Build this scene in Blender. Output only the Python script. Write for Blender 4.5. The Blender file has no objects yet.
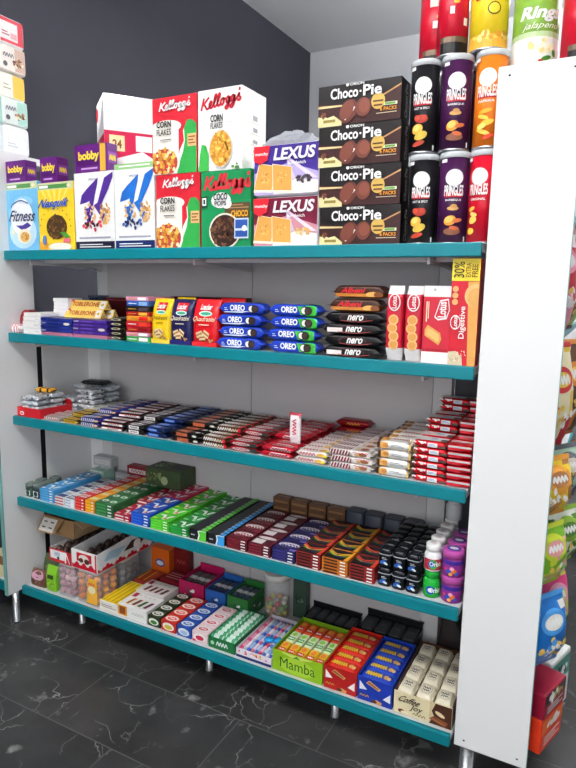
import bpy, bmesh, math, random
from mathutils import Matrix, Vector
random.seed(7)
PI = math.pi
scene = bpy.context.scene
COL = scene.collection

# ------------------------------------------------------------------ materials
_mc = {}
def lin(c):
    return c / 12.92 if c <= .04045 else ((c + .055) / 1.055) ** 2.4
def rgb(hexs):
    h = hexs.lstrip('#')
    return tuple(lin(int(h[i:i + 2], 16) / 255) for i in (0, 2, 4)) + (1,)
def M(hexs, rough=.42, metal=0., var=.05, scale=60., alpha=1., trans=0., coat=0.):
    key = (hexs, rough, metal, var, scale, alpha, trans, coat)
    if key in _mc:
        return _mc[key]
    m = bpy.data.materials.new('surface_' + hexs.lstrip('#'))
    m.use_nodes = True
    nt = m.node_tree
    b = nt.nodes['Principled BSDF']
    c = rgb(hexs)
    tc = nt.nodes.new('ShaderNodeTexCoord')
    n = nt.nodes.new('ShaderNodeTexNoise')
    n.inputs['Scale'].default_value = scale
    n.inputs['Detail'].default_value = 3
    mx = nt.nodes.new('ShaderNodeMix'); mx.data_type = 'RGBA'
    mx.inputs[6].default_value = tuple(max(0, x * (1 - var * 2)) for x in c[:3]) + (1,)
    mx.inputs[7].default_value = tuple(min(1, x * (1 + var * 2)) for x in c[:3]) + (1,)
    nt.links.new(tc.outputs['Object'], n.inputs['Vector'])
    nt.links.new(n.outputs['Fac'], mx.inputs[0])
    nt.links.new(mx.outputs[2], b.inputs['Base Color'])
    b.inputs['Roughness'].default_value = rough
    b.inputs['Metallic'].default_value = metal
    b.inputs['Specular IOR Level'].default_value = .3
    b.inputs['Alpha'].default_value = alpha
    b.inputs['Transmission Weight'].default_value = trans
    b.inputs['Coat Weight'].default_value = coat
    _mc[key] = m
    return m

def foil(hexs):
    return M(hexs, .28, .35, .05)

# ------------------------------------------------------------------ mesh builder
_tc = {}
def text_mesh(s, bold=.0):
    key = (s, bold)
    if key in _tc:
        return _tc[key]
    cu = bpy.data.curves.new('lettering_curve', 'FONT')
    cu.body = s; cu.offset = bold; cu.resolution_u = 3
    cu.fill_mode = 'BOTH'
    ob = bpy.data.objects.new('lettering_curve', cu)
    COL.objects.link(ob)
    dg = bpy.context.evaluated_depsgraph_get(); dg.update()
    ev = ob.evaluated_get(dg); me = ev.to_mesh()
    vs = [(v.co.x, v.co.y) for v in me.vertices]
    fs = [tuple(p.vertices) for p in me.polygons]
    ev.to_mesh_clear()
    bpy.data.objects.remove(ob); bpy.data.curves.remove(cu)
    x0 = min(v[0] for v in vs); x1 = max(v[0] for v in vs)
    y0 = min(v[1] for v in vs); y1 = max(v[1] for v in vs)
    vs = [((x - x0) / (x1 - x0), (y - y0) / (y1 - y0)) for x, y in vs]
    _tc[key] = (vs, fs)
    return _tc[key]

class MB:
    def __init__(s):
        s.v = []; s.f = []; s.m = []; s.sm = []; s.mats = []
    def mi(s, m):
        if m not in s.mats:
            s.mats.append(m)
        return s.mats.index(m)
    def face(s, idx, m, smooth=False):
        s.f.append(tuple(idx)); s.m.append(s.mi(m)); s.sm.append(smooth)
    def poly(s, pts, m, smooth=False):
        n = len(s.v); s.v += [tuple(p) for p in pts]
        s.face(range(n, n + len(pts)), m, smooth)
    def box(s, x0, x1, y0, y1, z0, z1, m, r=0.):
        """box; r rounds its edges"""
        if r <= 0:
            n = len(s.v)
            s.v += [(x0, y0, z0), (x1, y0, z0), (x1, y1, z0), (x0, y1, z0), (x0, y0, z1), (x1, y0, z1), (x1, y1, z1), (x0, y1, z1)]
            for q in ((0, 3, 2, 1), (4, 5, 6, 7), (0, 1, 5, 4), (1, 2, 6, 5), (2, 3, 7, 6), (3, 0, 4, 7)):
                s.face([n + i for i in q], m)
            return s
        bm = bmesh.new()
        bmesh.ops.create_cube(bm, size=1)
        for v in bm.verts:
            v.co = Vector(((x0 + x1) / 2 + v.co.x * (x1 - x0), (y0 + y1) / 2 + v.co.y * (y1 - y0), (z0 + z1) / 2 + v.co.z * (z1 - z0)))
        bmesh.ops.bevel(bm, geom=list(bm.edges), offset=r, segments=2, affect='EDGES', profile=.5)
        s.add_bm(bm, m, False); bm.free()
        return s
    def add_bm(s, bm, m, smooth):
        bm.verts.index_update(); n = len(s.v)
        s.v += [tuple(v.co) for v in bm.verts]
        for f in bm.faces:
            s.face([n + v.index for v in f.verts], m, smooth)
    def loft(s, secs, m, n=24, matf=None, caps=True, axis='z', smooth=True):
        """secs: (t, ca, cb, ra, rb, p): superellipse cross-sections along an axis"""
        base = len(s.v); k = len(secs)
        for (t, ca, cb, ra, rb, p) in secs:
            for j in range(n):
                th = 2 * PI * j / n
                c, q = math.cos(th), math.sin(th)
                e = 2. / p
                a = ca + ra * math.copysign(abs(c) ** e, c)
                b = cb + rb * math.copysign(abs(q) ** e, q)
                s.v.append((a, b, t) if axis == 'z' else (t, a, b) if axis == 'x' else (a, t, b))
        flip = axis == 'y'
        for i in range(k - 1):
            for j in range(n):
                mm = matf(i, j) if matf else m
                q = [base + i * n + j, base + i * n + (j + 1) % n, base + (i + 1) * n + (j + 1) % n, base + (i + 1) * n + j]
                s.face(q[::-1] if flip else q, mm, smooth)
        if caps:
            a = [base + j for j in range(n)][::-1]; b = [base + (k - 1) * n + j for j in range(n)]
            s.face(a[::-1] if flip else a, matf(0, 0) if matf else m)
            s.face(b[::-1] if flip else b, matf(k - 2, 0) if matf else m)
        return s
    def lathe(s, prof, m, cx=0, cy=0, n=28, matf=None, caps=True):
        return s.loft([(z, cx, cy, r, r, 2) for r, z in prof], m, n, matf, caps)
    def tube(s, pts, r, m, n=6):
        base = len(s.v); k = len(pts)
        for i, p in enumerate(pts):
            p = Vector(p)
            d = (Vector(pts[min(i + 1, k - 1)]) - Vector(pts[max(i - 1, 0)])).normalized()
            u = d.orthogonal().normalized(); w = d.cross(u)
            for j in range(n):
                a = 2 * PI * j / n
                s.v.append(tuple(p + u * r * math.cos(a) + w * r * math.sin(a)))
        for i in range(k - 1):
            for j in range(n):
                s.face([base + i * n + j, base + i * n + (j + 1) % n, base + (i + 1) * n + (j + 1) % n, base + (i + 1) * n + j], m, True)
        s.face([base + j for j in range(n)][::-1], m); s.face([base + (k - 1) * n + j for j in range(n)], m)
        return s
    def sphere(s, c, r, m, n=10):
        secs = []
        for i in range(1, 6):
            a = PI * i / 6
            secs.append((c[2] - r * math.cos(a), c[0], c[1], r * math.sin(a), r * math.sin(a), 2))
        return s.loft(secs, m, n)
    def build(s, name, parent=None, loc=(0, 0, 0), rot=(0, 0, 0)):
        me = bpy.data.meshes.new(name)
        me.from_pydata(s.v, [], s.f)
        for m in s.mats:
            me.materials.append(m)
        me.polygons.foreach_set('material_index', s.m)
        me.polygons.foreach_set('use_smooth', s.sm)
        me.update()
        o = bpy.data.objects.new(name, me)
        COL.objects.link(o)
        o.location = loc; o.rotation_euler = rot
        if parent:
            o.parent = parent
        return o

class Surf:
    """a printable surface: fn(u, v, off) -> point, u and v in metres"""
    def __init__(s, mb, fn, w, h, step=.00022, off=.0003):
        s.mb, s.fn, s.w, s.h, s.step, s.off = mb, fn, w, h, step, off; s.clip = True
    def on(s, mb):
        t = Surf(mb, s.fn, s.w, s.h, s.step, s.off); t.clip = s.clip; s.off += s.step; return t
    def nxt(s):
        o = s.off; s.off += s.step; return o
    def grid(s, u0, v0, u1, v1, m, nu=1, nv=1):
        o = s.nxt(); mb = s.mb; n = len(mb.v)
        for j in range(nv + 1):
            for i in range(nu + 1):
                mb.v.append(s.fn(u0 + (u1 - u0) * i / nu, v0 + (v1 - v0) * j / nv, o))
        for j in range(nv):
            for i in range(nu):
                a = n + j * (nu + 1) + i
                mb.face([a, a + 1, a + nu + 2, a + nu + 1], m)
    # fractional coordinates from here on
    def rect(s, u0, v0, u1, v1, m, nu=1, nv=1):
        s.grid(u0 * s.w, v0 * s.h, u1 * s.w, v1 * s.h, m, nu, nv)
    def poly(s, pts, m):
        o = s.nxt()
        s.mb.poly([s.fn(u * s.w, v * s.h, o) for u, v in pts], m)
    def ell(s, u, v, ru, rv, m, n=18, rings=1, ang=0., metres=False):
        """ellipse: ru and rv are fractions of the width (so equal values give a circle)"""
        o = s.nxt(); mb = s.mb; b = len(mb.v)
        U, V = u * s.w, v * s.h
        RU, RV = (ru, rv) if metres else (ru * s.w, rv * s.w)
        if s.clip: U = min(max(U, .002), s.w - .002)
        V = min(max(V, .002), s.h - .002)
        mb.v.append(s.fn(U, V, o))
        ca, sa = math.cos(ang), math.sin(ang)
        for r in range(1, rings + 1):
            for i in range(n):
                a = 2 * PI * i / n
                x, y = RU * r / rings * math.cos(a), RV * r / rings * math.sin(a)
                uu, vv = U + x * ca - y * sa, min(max(V + x * sa + y * ca, .0015), s.h - .0015)
                mb.v.append(s.fn(min(max(uu, .001), s.w - .001) if s.clip else uu, vv, o))
        for i in range(n):
            mb.face([b, b + 1 + i, b + 1 + (i + 1) % n], m)
        for r in range(1, rings):
            for i in range(n):
                p = b + 1 + (r - 1) * n; q = b + 1 + r * n
                mb.face([p + i, q + i, q + (i + 1) % n, p + (i + 1) % n], m)
    def text(s, t, u0, v0, u1, v1, m, bold=.02, shear=0., arch=0., rise=0., quarter=False):
        o = s.nxt(); vs, fs = text_mesh(t, bold); mb = s.mb; n = len(mb.v)
        for x, y in vs:
            if quarter:      # text that reads upwards
                x, y = 1 - y, x
            x += shear * (y - .5)
            y += arch * (1 - (2 * x - 1) ** 2) + rise * x
            mb.v.append(s.fn((u0 + (u1 - u0) * x) * s.w, (v0 + (v1 - v0) * y) * s.h, o))
        for f in fs:
            mb.face([n + i for i in f], m)
    def stroke(s, pts, wd, m, sub=6):
        """a brush stroke through points (fractions); wd in metres"""
        P = [Vector((a * s.w, b * s.h)) for a, b in pts]
        if len(P) > 2:
            Q = []
            for i in range(len(P) - 1):
                p0 = P[max(i - 1, 0)]; p1 = P[i]; p2 = P[i + 1]; p3 = P[min(i + 2, len(P) - 1)]
                for k in range(sub):
                    t = k / sub
                    Q.append(.5 * ((2 * p1) + (p2 - p0) * t + (2 * p0 - 5 * p1 + 4 * p2 - p3) * t * t + (3 * p1 - p0 - 3 * p2 + p3) * t ** 3))
            P = Q + [P[-1]]
        o = s.nxt(); mb = s.mb; n = len(mb.v)
        for i, p in enumerate(P):
            d = (P[min(i + 1, len(P) - 1)] - P[max(i - 1, 0)])
            d = d.normalized() if d.length > 0 else Vector((1, 0))
            q = Vector((-d.y, d.x)) * wd / 2
            mb.v.append(s.fn(p.x + q.x, p.y + q.y, o)); mb.v.append(s.fn(p.x - q.x, p.y - q.y, o))
        for i in range(len(P) - 1):
            mb.face([n + 2 * i + 1, n + 2 * i + 3, n + 2 * i + 2, n + 2 * i], m)
    def lines(s, u0, v0, u1, v1, m, k=2, frac=.45):
        """small print too fine to read, as bars"""
        for i in range(k):
            a = v0 + (v1 - v0) * (i + .5 - frac / 2) / k; b = v0 + (v1 - v0) * (i + .5 + frac / 2) / k
            e = u1 - (u1 - u0) * (.25 * (i % 2))
            s.rect(u0, a, e, b, m)
    def scribble(s, u0, v0, u1, v1, m, k=5, wd=.002):
        """a lively word mark too small to read"""
        pts = []
        for i in range(k * 2 + 1):
            pts.append((u0 + (u1 - u0) * i / (k * 2), v0 if i % 2 == 0 else v1))
        s.stroke(pts, wd, m, 4)
    def bits(s, u, v, ru, rv, cols, k, r0, r1, seed=1):
        """many flakes, nuts or crumbs inside an ellipse (fractions of the width)"""
        R = random.Random(seed); b0 = s.off
        for i in range(k):
            a = R.random() * 2 * PI; q = math.sqrt(R.random())
            s.off = b0 + (i % 12) * .00004
            s.ell(u + ru * q * math.cos(a), v + rv * q * math.sin(a) * s.w / s.h, R.uniform(r0, r1), R.uniform(r0, r1) * .7, R.choice(cols), 7, 1, R.random() * 3)
        s.off = b0 + .0006

def front(mb, x0, z0, w, h, y=0.):
    return Surf(mb, lambda u, v, o: (x0 + u, y - o, z0 + v), w, h)
def top(mb, x0, y0, w, d, z):
    return Surf(mb, lambda u, v, o: (x0 + u, y0 + v, z + o), w, d)
def rightside(mb, y0, z0, d, h, x):
    return Surf(mb, lambda u, v, o: (x + o, y0 + u, z0 + v), d, h)
def can(mb, r, z0, h, cx=0, cy=0, face=-PI / 2):
    """wrap-around print: u runs along the arc, centred on the direction face"""
    W = 2 * r
    S = Surf(mb, lambda u, v, o: (cx + (r + o) * math.cos(face + (u - W / 2) / r), cy + (r + o) * math.sin(face + (u - W / 2) / r), z0 + v), W, h, .00025, .0006); S.clip = False
    return S

# ------------------------------------------------------------------ objects
ORD = ['first', 'second', 'third', 'fourth', 'fifth', 'sixth', 'seventh', 'eighth', 'ninth', 'tenth', 'eleventh', 'twelfth']
def tag(o, label, cat, group=None, kind=None):
    o['label'] = label; o['category'] = cat
    if group: o['group'] = group
    if kind: o['kind'] = kind
    return o
def thing(name, label, cat, loc=(0, 0, 0), rz=0., group=None):
    o = bpy.data.objects.new(name, None); COL.objects.link(o)
    o.empty_display_size = .05
    o.location = loc; o.rotation_euler = (0, 0, rz)
    return tag(o, label, cat, group)
def kids(o):
    return [c for c in COL.objects if c.parent == o]
def dup(o, label, loc, rz=None, group=None, rot=None):
    c = o.copy(); COL.objects.link(c); c.location = loc
    if rz is not None: c.rotation_euler = (0, 0, rz)
    if rot is not None: c.rotation_euler = rot
    c['label'] = label
    if group: c['group'] = group
    for k in kids(o):
        d = k.copy(); COL.objects.link(d); d.parent = c
        for g in kids(k):
            e = g.copy(); COL.objects.link(e); e.parent = d
    return c
def struct(o):
    o['kind'] = 'structure'; return o
def layer_word(i, n):
    if n == 1: return ''
    return 'bottom layer' if i == 0 else 'top layer' if i == n - 1 else ORD[i] + ' layer'
def row_word(i, n):
    if n == 1: return ''
    return ORD[i] + ' row'
def jit(a):
    return random.uniform(-a, a)

# colours
WHITE = M('#f2f2f0', .45); OFFW = M('#e6e4df', .5); TEAL = M('#067682', .4, 0, .03)
BLACK = M('#121214', .4); RED = M('#c8142c', .35); DRED = M('#7d0f1e', .35); YEL = M('#f4cf1c', .4); NAVY = M('#1b1d4f', .35)
BLUE = M('#1746b4', .35); GREEN = M('#2f9a3c', .38); GOLD = M('#c89838', .4); BROWN = M('#4a2416', .4); CREAM = M('#efe2bd', .45)
TAN = M('#c9974f', .5); PURPLE = M('#57248a', .38); PINK = M('#e0487e', .4); ORANGE = M('#ee7a1c', .4); LIME = M('#62c62e', .38)
SILVER = M('#c9ccd0', .25, .6); LGREY = M('#b9bcc0', .5); DGREY = M('#3c3e44', .5); CHOC = M('#351710', .4); BISC = M('#d79a48', .55)

# shelf levels (top of the front lip) and the surface goods stand on
LIP = [1.711, 1.358, .985, .604, .170]
Z1, Z2, Z3, Z4, Z5 = (LIP[0] - .003, LIP[1] - .003, LIP[2] - .004, LIP[3] - .005, LIP[4] - .009)
L = 2.0; D = .45

# ------------------------------------------------------------------ room
XW, YB, ZC = -.25, 3.41, 3.63
def room():
    fm = bpy.data.materials.new('dark_marble_tiles'); fm.use_nodes = True
    nt = fm.node_tree; N = nt.nodes; K = nt.links.new; b = N['Principled BSDF']
    tc = N.new('ShaderNodeTexCoord')
    mp = N.new('ShaderNodeMapping'); mp.inputs['Location'].default_value = (-.02, .09, 0)
    K(tc.outputs['Object'], mp.inputs['Vector'])
    br = N.new('ShaderNodeTexBrick'); br.offset = .5; br.inputs['Scale'].default_value = 1
    br.inputs['Brick Width'].default_value = .62; br.inputs['Row Height'].default_value = .335; br.inputs['Mortar Size'].default_value = .0018
    br.inputs['Mortar Smooth'].default_value = .2
    br.inputs['Color1'].default_value = (0, 0, 0, 1); br.inputs['Color2'].default_value = (1, 1, 1, 1); br.inputs['Mortar'].default_value = (.5, .5, .5, 1)
    K(mp.outputs[0], br.inputs['Vector'])
    # tile-dependent offset so that veins break at the joints
    ad = N.new('ShaderNodeVectorMath'); ad.operation = 'MULTIPLY_ADD'; ad.inputs[1].default_value = (7, 5, 3)
    K(br.outputs['Color'], ad.inputs[0]); K(tc.outputs['Object'], ad.inputs[2])
    w = N.new('ShaderNodeTexNoise'); w.inputs['Scale'].default_value = 3.2; w.inputs['Detail'].default_value = 5
    K(ad.outputs[0], w.inputs['Vector'])
    ma = N.new('ShaderNodeVectorMath'); ma.operation = 'MULTIPLY_ADD'; ma.inputs[1].default_value = (.5, .5, .5)
    K(w.outputs['Color'], ma.inputs[0]); K(ad.outputs[0], ma.inputs[2])
    vo = N.new('ShaderNodeTexVoronoi'); vo.feature = 'DISTANCE_TO_EDGE'; vo.inputs['Scale'].default_value = 5.2
    K(ma.outputs[0], vo.inputs['Vector'])
    r1 = N.new('ShaderNodeValToRGB'); r1.color_ramp.elements[0].position = 0; r1.color_ramp.elements[0].color = (1, 1, 1, 1)
    r1.color_ramp.elements[1].position = .016; r1.color_ramp.elements[1].color = (0, 0, 0, 1)
    K(vo.outputs['Distance'], r1.inputs[0])
    n2 = N.new('ShaderNodeTexNoise'); n2.inputs['Scale'].default_value = 5; n2.inputs['Detail'].default_value = 6
    K(ad.outputs[0], n2.inputs['Vector'])
    r2 = N.new('ShaderNodeValToRGB'); r2.color_ramp.elements[0].position = .46; r2.color_ramp.elements[1].position = .70
    K(n2.outputs['Fac'], r2.inputs[0])
    mu = N.new('ShaderNodeMath'); mu.operation = 'MULTIPLY'
    K(r1.outputs[0], mu.inputs[0]); K(r2.outputs[0], mu.inputs[1])
    # pale patches
    n3 = N.new('ShaderNodeTexNoise'); n3.inputs['Scale'].default_value = 11; n3.inputs['Detail'].default_value = 3
    K(ad.outputs[0], n3.inputs['Vector'])
    r3 = N.new('ShaderNodeValToRGB'); r3.color_ramp.elements[0].position = .64; r3.color_ramp.elements[1].position = .76
    r3.color_ramp.elements[1].color = (.55, .55, .55, 1)
    K(n3.outputs['Fac'], r3.inputs[0])
    mx0 = N.new('ShaderNodeMath'); mx0.operation = 'MAXIMUM'; K(mu.outputs[0], mx0.inputs[0]); K(r3.outputs[0], mx0.inputs[1])
    base = N.new('ShaderNodeMix'); base.data_type = 'RGBA'
    base.inputs[6].default_value = (.004, .004, .005, 1); base.inputs[7].default_value = (.072, .072, .073, 1)
    K(w.outputs['Fac'], base.inputs[0])
    vein = N.new('ShaderNodeMix'); vein.data_type = 'RGBA'; vein.inputs[7].default_value = (.36, .355, .35, 1)
    K(mx0.outputs[0], vein.inputs[0]); K(base.outputs[2], vein.inputs[6])
    mo = N.new('ShaderNodeMix'); mo.data_type = 'RGBA'; mo.inputs[7].default_value = (.11, .11, .11, 1)
    K(br.outputs['Fac'], mo.inputs[0]); K(vein.outputs[2], mo.inputs[6])
    K(mo.outputs[2], b.inputs['Base Color']); b.inputs['Roughness'].default_value = .33
    wall_d = M('#3e3e48', .75, 0, .06, 3); wall_g = M('#d0d3d8', .8, 0, .03, 2); ceil = M('#dcdee0', .85, 0, .03, 2)
    o = MB().box(XW - .1, 6, -4, YB + .1, -.1, 0, fm).build('floor'); struct(o)
    o = MB().box(XW - .1, 6, -4, YB + .1, ZC, ZC + .1, ceil).build('ceiling'); struct(o)
    o = MB().box(XW - .1, XW, -4, YB + .1, 0, ZC, wall_d).build('wall_left'); struct(o)
    o = MB().box(XW, 6, YB, YB + .1, 0, ZC, wall_g).build('wall_back'); struct(o)
    shop_w = M('#e8e8e6', .8, 0, .02, 2)
    o = MB().box(6, 6.1, -4, YB + .1, 0, ZC, shop_w).build('wall_right'); struct(o)
    m = MB()
    for q in ((XW - .1, .2, 0, ZC), (4.2, 6.1, 0, ZC), (.2, 4.2, 0, 1.0), (.2, 4.2, 2.9, ZC)):
        m.box(q[0], q[1], -4.1, -4, q[2], q[3], shop_w)
    struct(m.build('wall_front'))
    fr = MB()  # window frame made up to carry the added fill light
    for x in (.2, 1.5, 2.85, 4.15): fr.box(x, x + .05, -4.08, -4.02, 1.0, 2.9, DGREY)
    for z in (1.0, 2.85): fr.box(.2, 4.2, -4.08, -4.02, z, z + .05, DGREY)
    w_ = fr.build('added_window_1'); struct(w_)
    fill_light = bpy.data.lights.new('added_fill', 'AREA'); fill_light.shape = 'RECTANGLE'; fill_light.size = 3.9; fill_light.size_y = 1.8; fill_light.energy = 64; fill_light.color = (.97, .98, 1)  # area light added behind the camera to brighten the shelf backs
    so = bpy.data.objects.new('added_fill', fill_light); COL.objects.link(so); so.parent = w_; so.location = (2.2, -4.0, 1.95); so.rotation_euler = (PI / 2, 0, 0)
    o = MB().box(XW, XW + .012, -4, YB, 0, .1, M('#26262c', .6)).build('baseboard_left'); struct(o)
    o = MB().box(XW, 6, YB - .012, YB, 0, .1, M('#8d9095', .6)).build('baseboard_back'); struct(o)
room()

# ------------------------------------------------------------------ shelving
def shelving():
    t = thing('shelving_unit', 'long five tier white shop shelving unit with teal shelf edges', 'shelving unit', (0, 0, 0))
    steel = M('#cfd0d2', .45, 0, .02); panel = M('#c2c0c2', .6, 0, .03, 4); board = M('#ebeced', .4, 0, .015, 3); chrome = M('#b8babd', .22, .8)
    for i, z in enumerate(LIP):
        th = .04
        m = MB(); dz = (.004, .004, .005, .006, .010)[i]
        m.box(0, L, .006, D, z - .028, z - dz, steel)
        m.box(.02, L - .02, .10, .13, z - .05, z - .028, steel)
        sh = m.build('shelf', t)
        f = MB()
        f.box(-.002, L, -.012, .006, z - th, z, TEAL, .003)
        f.box(-.002, L, .0055, .012, z - th, z - th + .006, TEAL)
        f.build('front_lip', sh)
        # brackets on the uprights
        for x in (.112, .975, 1.84):
            bm = MB(); bm.poly([(x - .012, .02, z - .045), (x + .012, .02, z - .045), (x + .012, D - .01, z - .075), (x - .012, D - .01, z - .075)], steel)
            bm.box(x - .004, x + .004, .03, D - .005, z - .06, z - .028, steel)
            bm.build('bracket', sh)
    for x in (.112, .975, 1.80):
        m = MB(); m.box(x - .036, x + .036, D, D + .05, .02, 1.70, M('#d8d9da', .45, 0, .02))
        m.build('upright_post', t)
    for (xa, xb) in ((.15, .9735), (.9765, 1.768)):
        for k, (z0, z1) in enumerate(((.13, .574), (.58, .955), (.961, 1.328), (1.334, 1.70))):
            MB().box(xa, xb, D - .008, D - .0005, z0, z1, panel).build('back_panel', t)
    MB().box(1.836, 2.0, D + .055, D + .067, .12, 1.70, M('#55565d', .6, 0, .1, 30)).build('back_panel', t)  # added dark sheet standing in for an open, dark gap
    # end boards on the far side: front board, black strip and rear board
    m = MB(); m.box(-.028, -.008, -.08, .14, .147, 2.13, board, .002)
    m.box(-.029, -.007, -.083, -.08, .147, 2.13, M('#6fa5a2', .4)); m.build('side_panel', t)
    MB().box(-.026, -.010, .14, .168, .10, 1.345, BLACK).build('black_strip', t)
    m = MB(); m.box(-.026, -.008, .168, D + .03, .147, 1.335, board); m.box(-.008, .076, D + .004, D + .014, .147, 1.335, board); m.build('side_panel', t)
    for (x, y) in ((-.012, -.04), (.264, .10), (.99, .10), (1.557, .10), (-.012, .40), (.95, .40), (1.9, .40)):
        m = MB(); m.lathe([(.018, 0), (.018, .008), (.015, .012), (.015, .147 if x < 0 else .132)], chrome, x, y, 16); m.build('leg', t)
    return t
shelving()

def right_unit():
    t = thing('shelving_unit', 'neighbouring shelving unit turning its plain white end board to the viewer', 'shelving unit', (2.012, 0, 0))
    board = M('#eceded', .35, 0, .01, 3); chrome = M('#b8babd', .22, .8)
    W = .217
    b = MB().box(0, W, 0, .018, .14, 2.17, board, .0015)
    e = M('#6fa5a2', .4)
    b.box(W, W + .0012, .0015, .0165, .1415, 2.1685, e)
    bo = b.build('end_board', t)
    for x, z in ((.03, .165), (.19, .165), (.03, 2.145), (.19, 2.145)):
        m = MB(); front(m, x - .004, z - .004, .008, .008, -.0002).ell(.5, .5, .5, .5, BLACK, 12); m.build('screw', bo)
    for z in (.17, .43, .69, .91, 1.12, 1.46, 1.80):
        m = MB(); m.box(.046, W - .022, .02, 1.4, z - .018, z, M('#cfd0d2', .45)); s = m.build('shelf', t)
        MB().box(W - .022, W - .012, .02, 1.4, z - .02, z, TEAL).build('front_lip', s)
    MB().box(.03, W, .0185, 1.4, 2.13, 2.165, M('#e9e9e8', .4)).build('top_deck', t)
    MB().box(.03, .045, .0185, 1.4, .14, 2.13, M('#c2c0c2', .6)).build('back_panel', t)
    for x, y in ((.035, .04), (W - .04, .9), (.035, .9)):
        MB().lathe([(.028, 0), (.028, .01), (.022, .014), (.022, .14)], chrome, x, y, 18).build('leg', t)
    return t
right_unit()

def left_unit():
    t = thing('shelving_unit', 'narrow unit end against the dark wall carrying the stacked packs', 'shelving unit', (-.238, 0, 0))
    MB()  .box(0, .204, -.02, .3, 2.10, 2.13, M('#e9e9e8', .4)).build('top_deck', t)
    MB().box(0, .02, -.02, .3, 0, 2.10, M('#35353c', .5)).build('side_panel', t)
    for z in (.17, .60):
        s = MB().box(.02, .2, -.02, .12, z - .03, z, M('#cfd0d2', .45)).build('shelf', t)
        MB().box(.02, .2, -.035, -.02, z - .04, z + .004, TEAL).build('front_lip', s)
left_unit()
def pack_on_floor_shelf():
    m = MB(); m.box(-.07, .07, -.05, .05, 0, .13, M('#d8c9a0', .5), .006)
    front(m, -.06, .02, .12, .09, -.05).rect(0, .5, 1, 1, M('#8a5a34', .5))
    tag(m.build('snack_box', None, (-.125, .045, .1712)), 'beige box low on the narrow unit beside the dark wall', 'box')
pack_on_floor_shelf()

# ------------------------------------------------------------------ top shelf: cereal, biscuits, crisps
FLAKE = [M('#e0a53c', .6), M('#c98a2a', .6), M('#efc05c', .6), M('#b87722', .6)]
COCO = [M('#3a1c10', .6), M('#55301c', .6), M('#2a130b', .6)]
LET = {  # hand-lettered script for the large word mark, one list of strokes (unit width 10, height 3.1)
 'script': [[(.95, 2.95), (.62, 1.9), (.3, .9)], [(2.1, 2.9), (1.4, 2.3), (.72, 1.8)], [(.72, 1.85), (1.2, 1.6), (1.6, .95), (2.05, 1.05)],
  [(2.05, 1.1), (2.6, 1.55), (2.72, 1.95), (2.45, 2.05), (2.15, 1.55), (2.3, 1.05), (2.75, 1.0), (3.15, 1.45)],
  [(3.15, 1.4), (3.75, 2.55), (3.75, 3.0), (3.45, 2.75), (3.2, 1.5), (3.35, 1.0), (3.7, 1.1), (3.98, 1.5)],
  [(3.95, 1.4), (4.55, 2.55), (4.55, 3.0), (4.25, 2.75), (4.0, 1.5), (4.15, 1.0), (4.5, 1.1), (4.75, 1.5)],
  [(5.2, 2.05), (4.85, 1.8), (4.75, 1.25), (5.05, .98), (5.4, 1.3), (5.42, 1.85), (5.2, 2.05), (5.6, 1.85), (5.9, 1.9)],
  [(6.65, 1.9), (6.3, 2.05), (6.0, 1.6), (6.1, 1.1), (6.45, 1.3), (6.75, 2.0), (6.55, .7), (6.1, .1), (5.75, .35), (6.3, .8), (7.0, 1.35)],
  [(7.75, 1.9), (7.4, 2.05), (7.1, 1.6), (7.2, 1.1), (7.55, 1.3), (7.85, 2.0), (7.65, .7), (7.2, .1), (6.85, .35), (7.4, .8), (8.3, 1.35)],
  [(8.95, 3.05), (8.85, 2.55)], [(8.25, 1.3), (8.85, 2.1), (8.8, 1.65), (9.1, 1.25), (8.8, .95), (8.4, 1.1)]]}
def script(S, u0, v0, u1, v1, m, wd, rise=0.):
    for st in LET['script']:
        S.stroke([(u0 + (u1 - u0) * a / 9.4, v0 + (v1 - v0) * b / 3.1 + rise * a / 9.4) for a, b in st], wd, m, 5)

def cereal(label, x0, x1, z0, h, d, col, draw, y=.02, rz=0., group='cereal boxes on the top shelf', topcol=None, sidecol=None):
    w = x1 - x0
    t = thing('cereal_box', label, 'cereal box', ((x0 + x1) / 2, y, z0), rz, group)
    b = MB(); b.box(-w / 2, w / 2, 0, d, 0, h, col, .0015)
    S = front(b, -w / 2, 0, w, h); S.off = .0004
    R = rightside(b, 0, 0, d, h, w / 2); R.off = .0004
    if sidecol: R.rect(.02, .005, .98, .995, sidecol)
    draw(S, R, t)
    b.build('carton', t)
    # flaps folded over the top
    f = MB(); f.box(-w / 2 + .002, w / 2 - .002, .001, d * .55, h, h + .0012, topcol or col); f.build('top_flap', t)
    return t

def on_part(S, name, t, fn):
    """a print with a look of its own becomes a part of the box"""
    m = MB(); q = S.on(m); q.off += .0002; fn(q); m.build(name, t); S.off = max(S.off, q.off)

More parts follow.
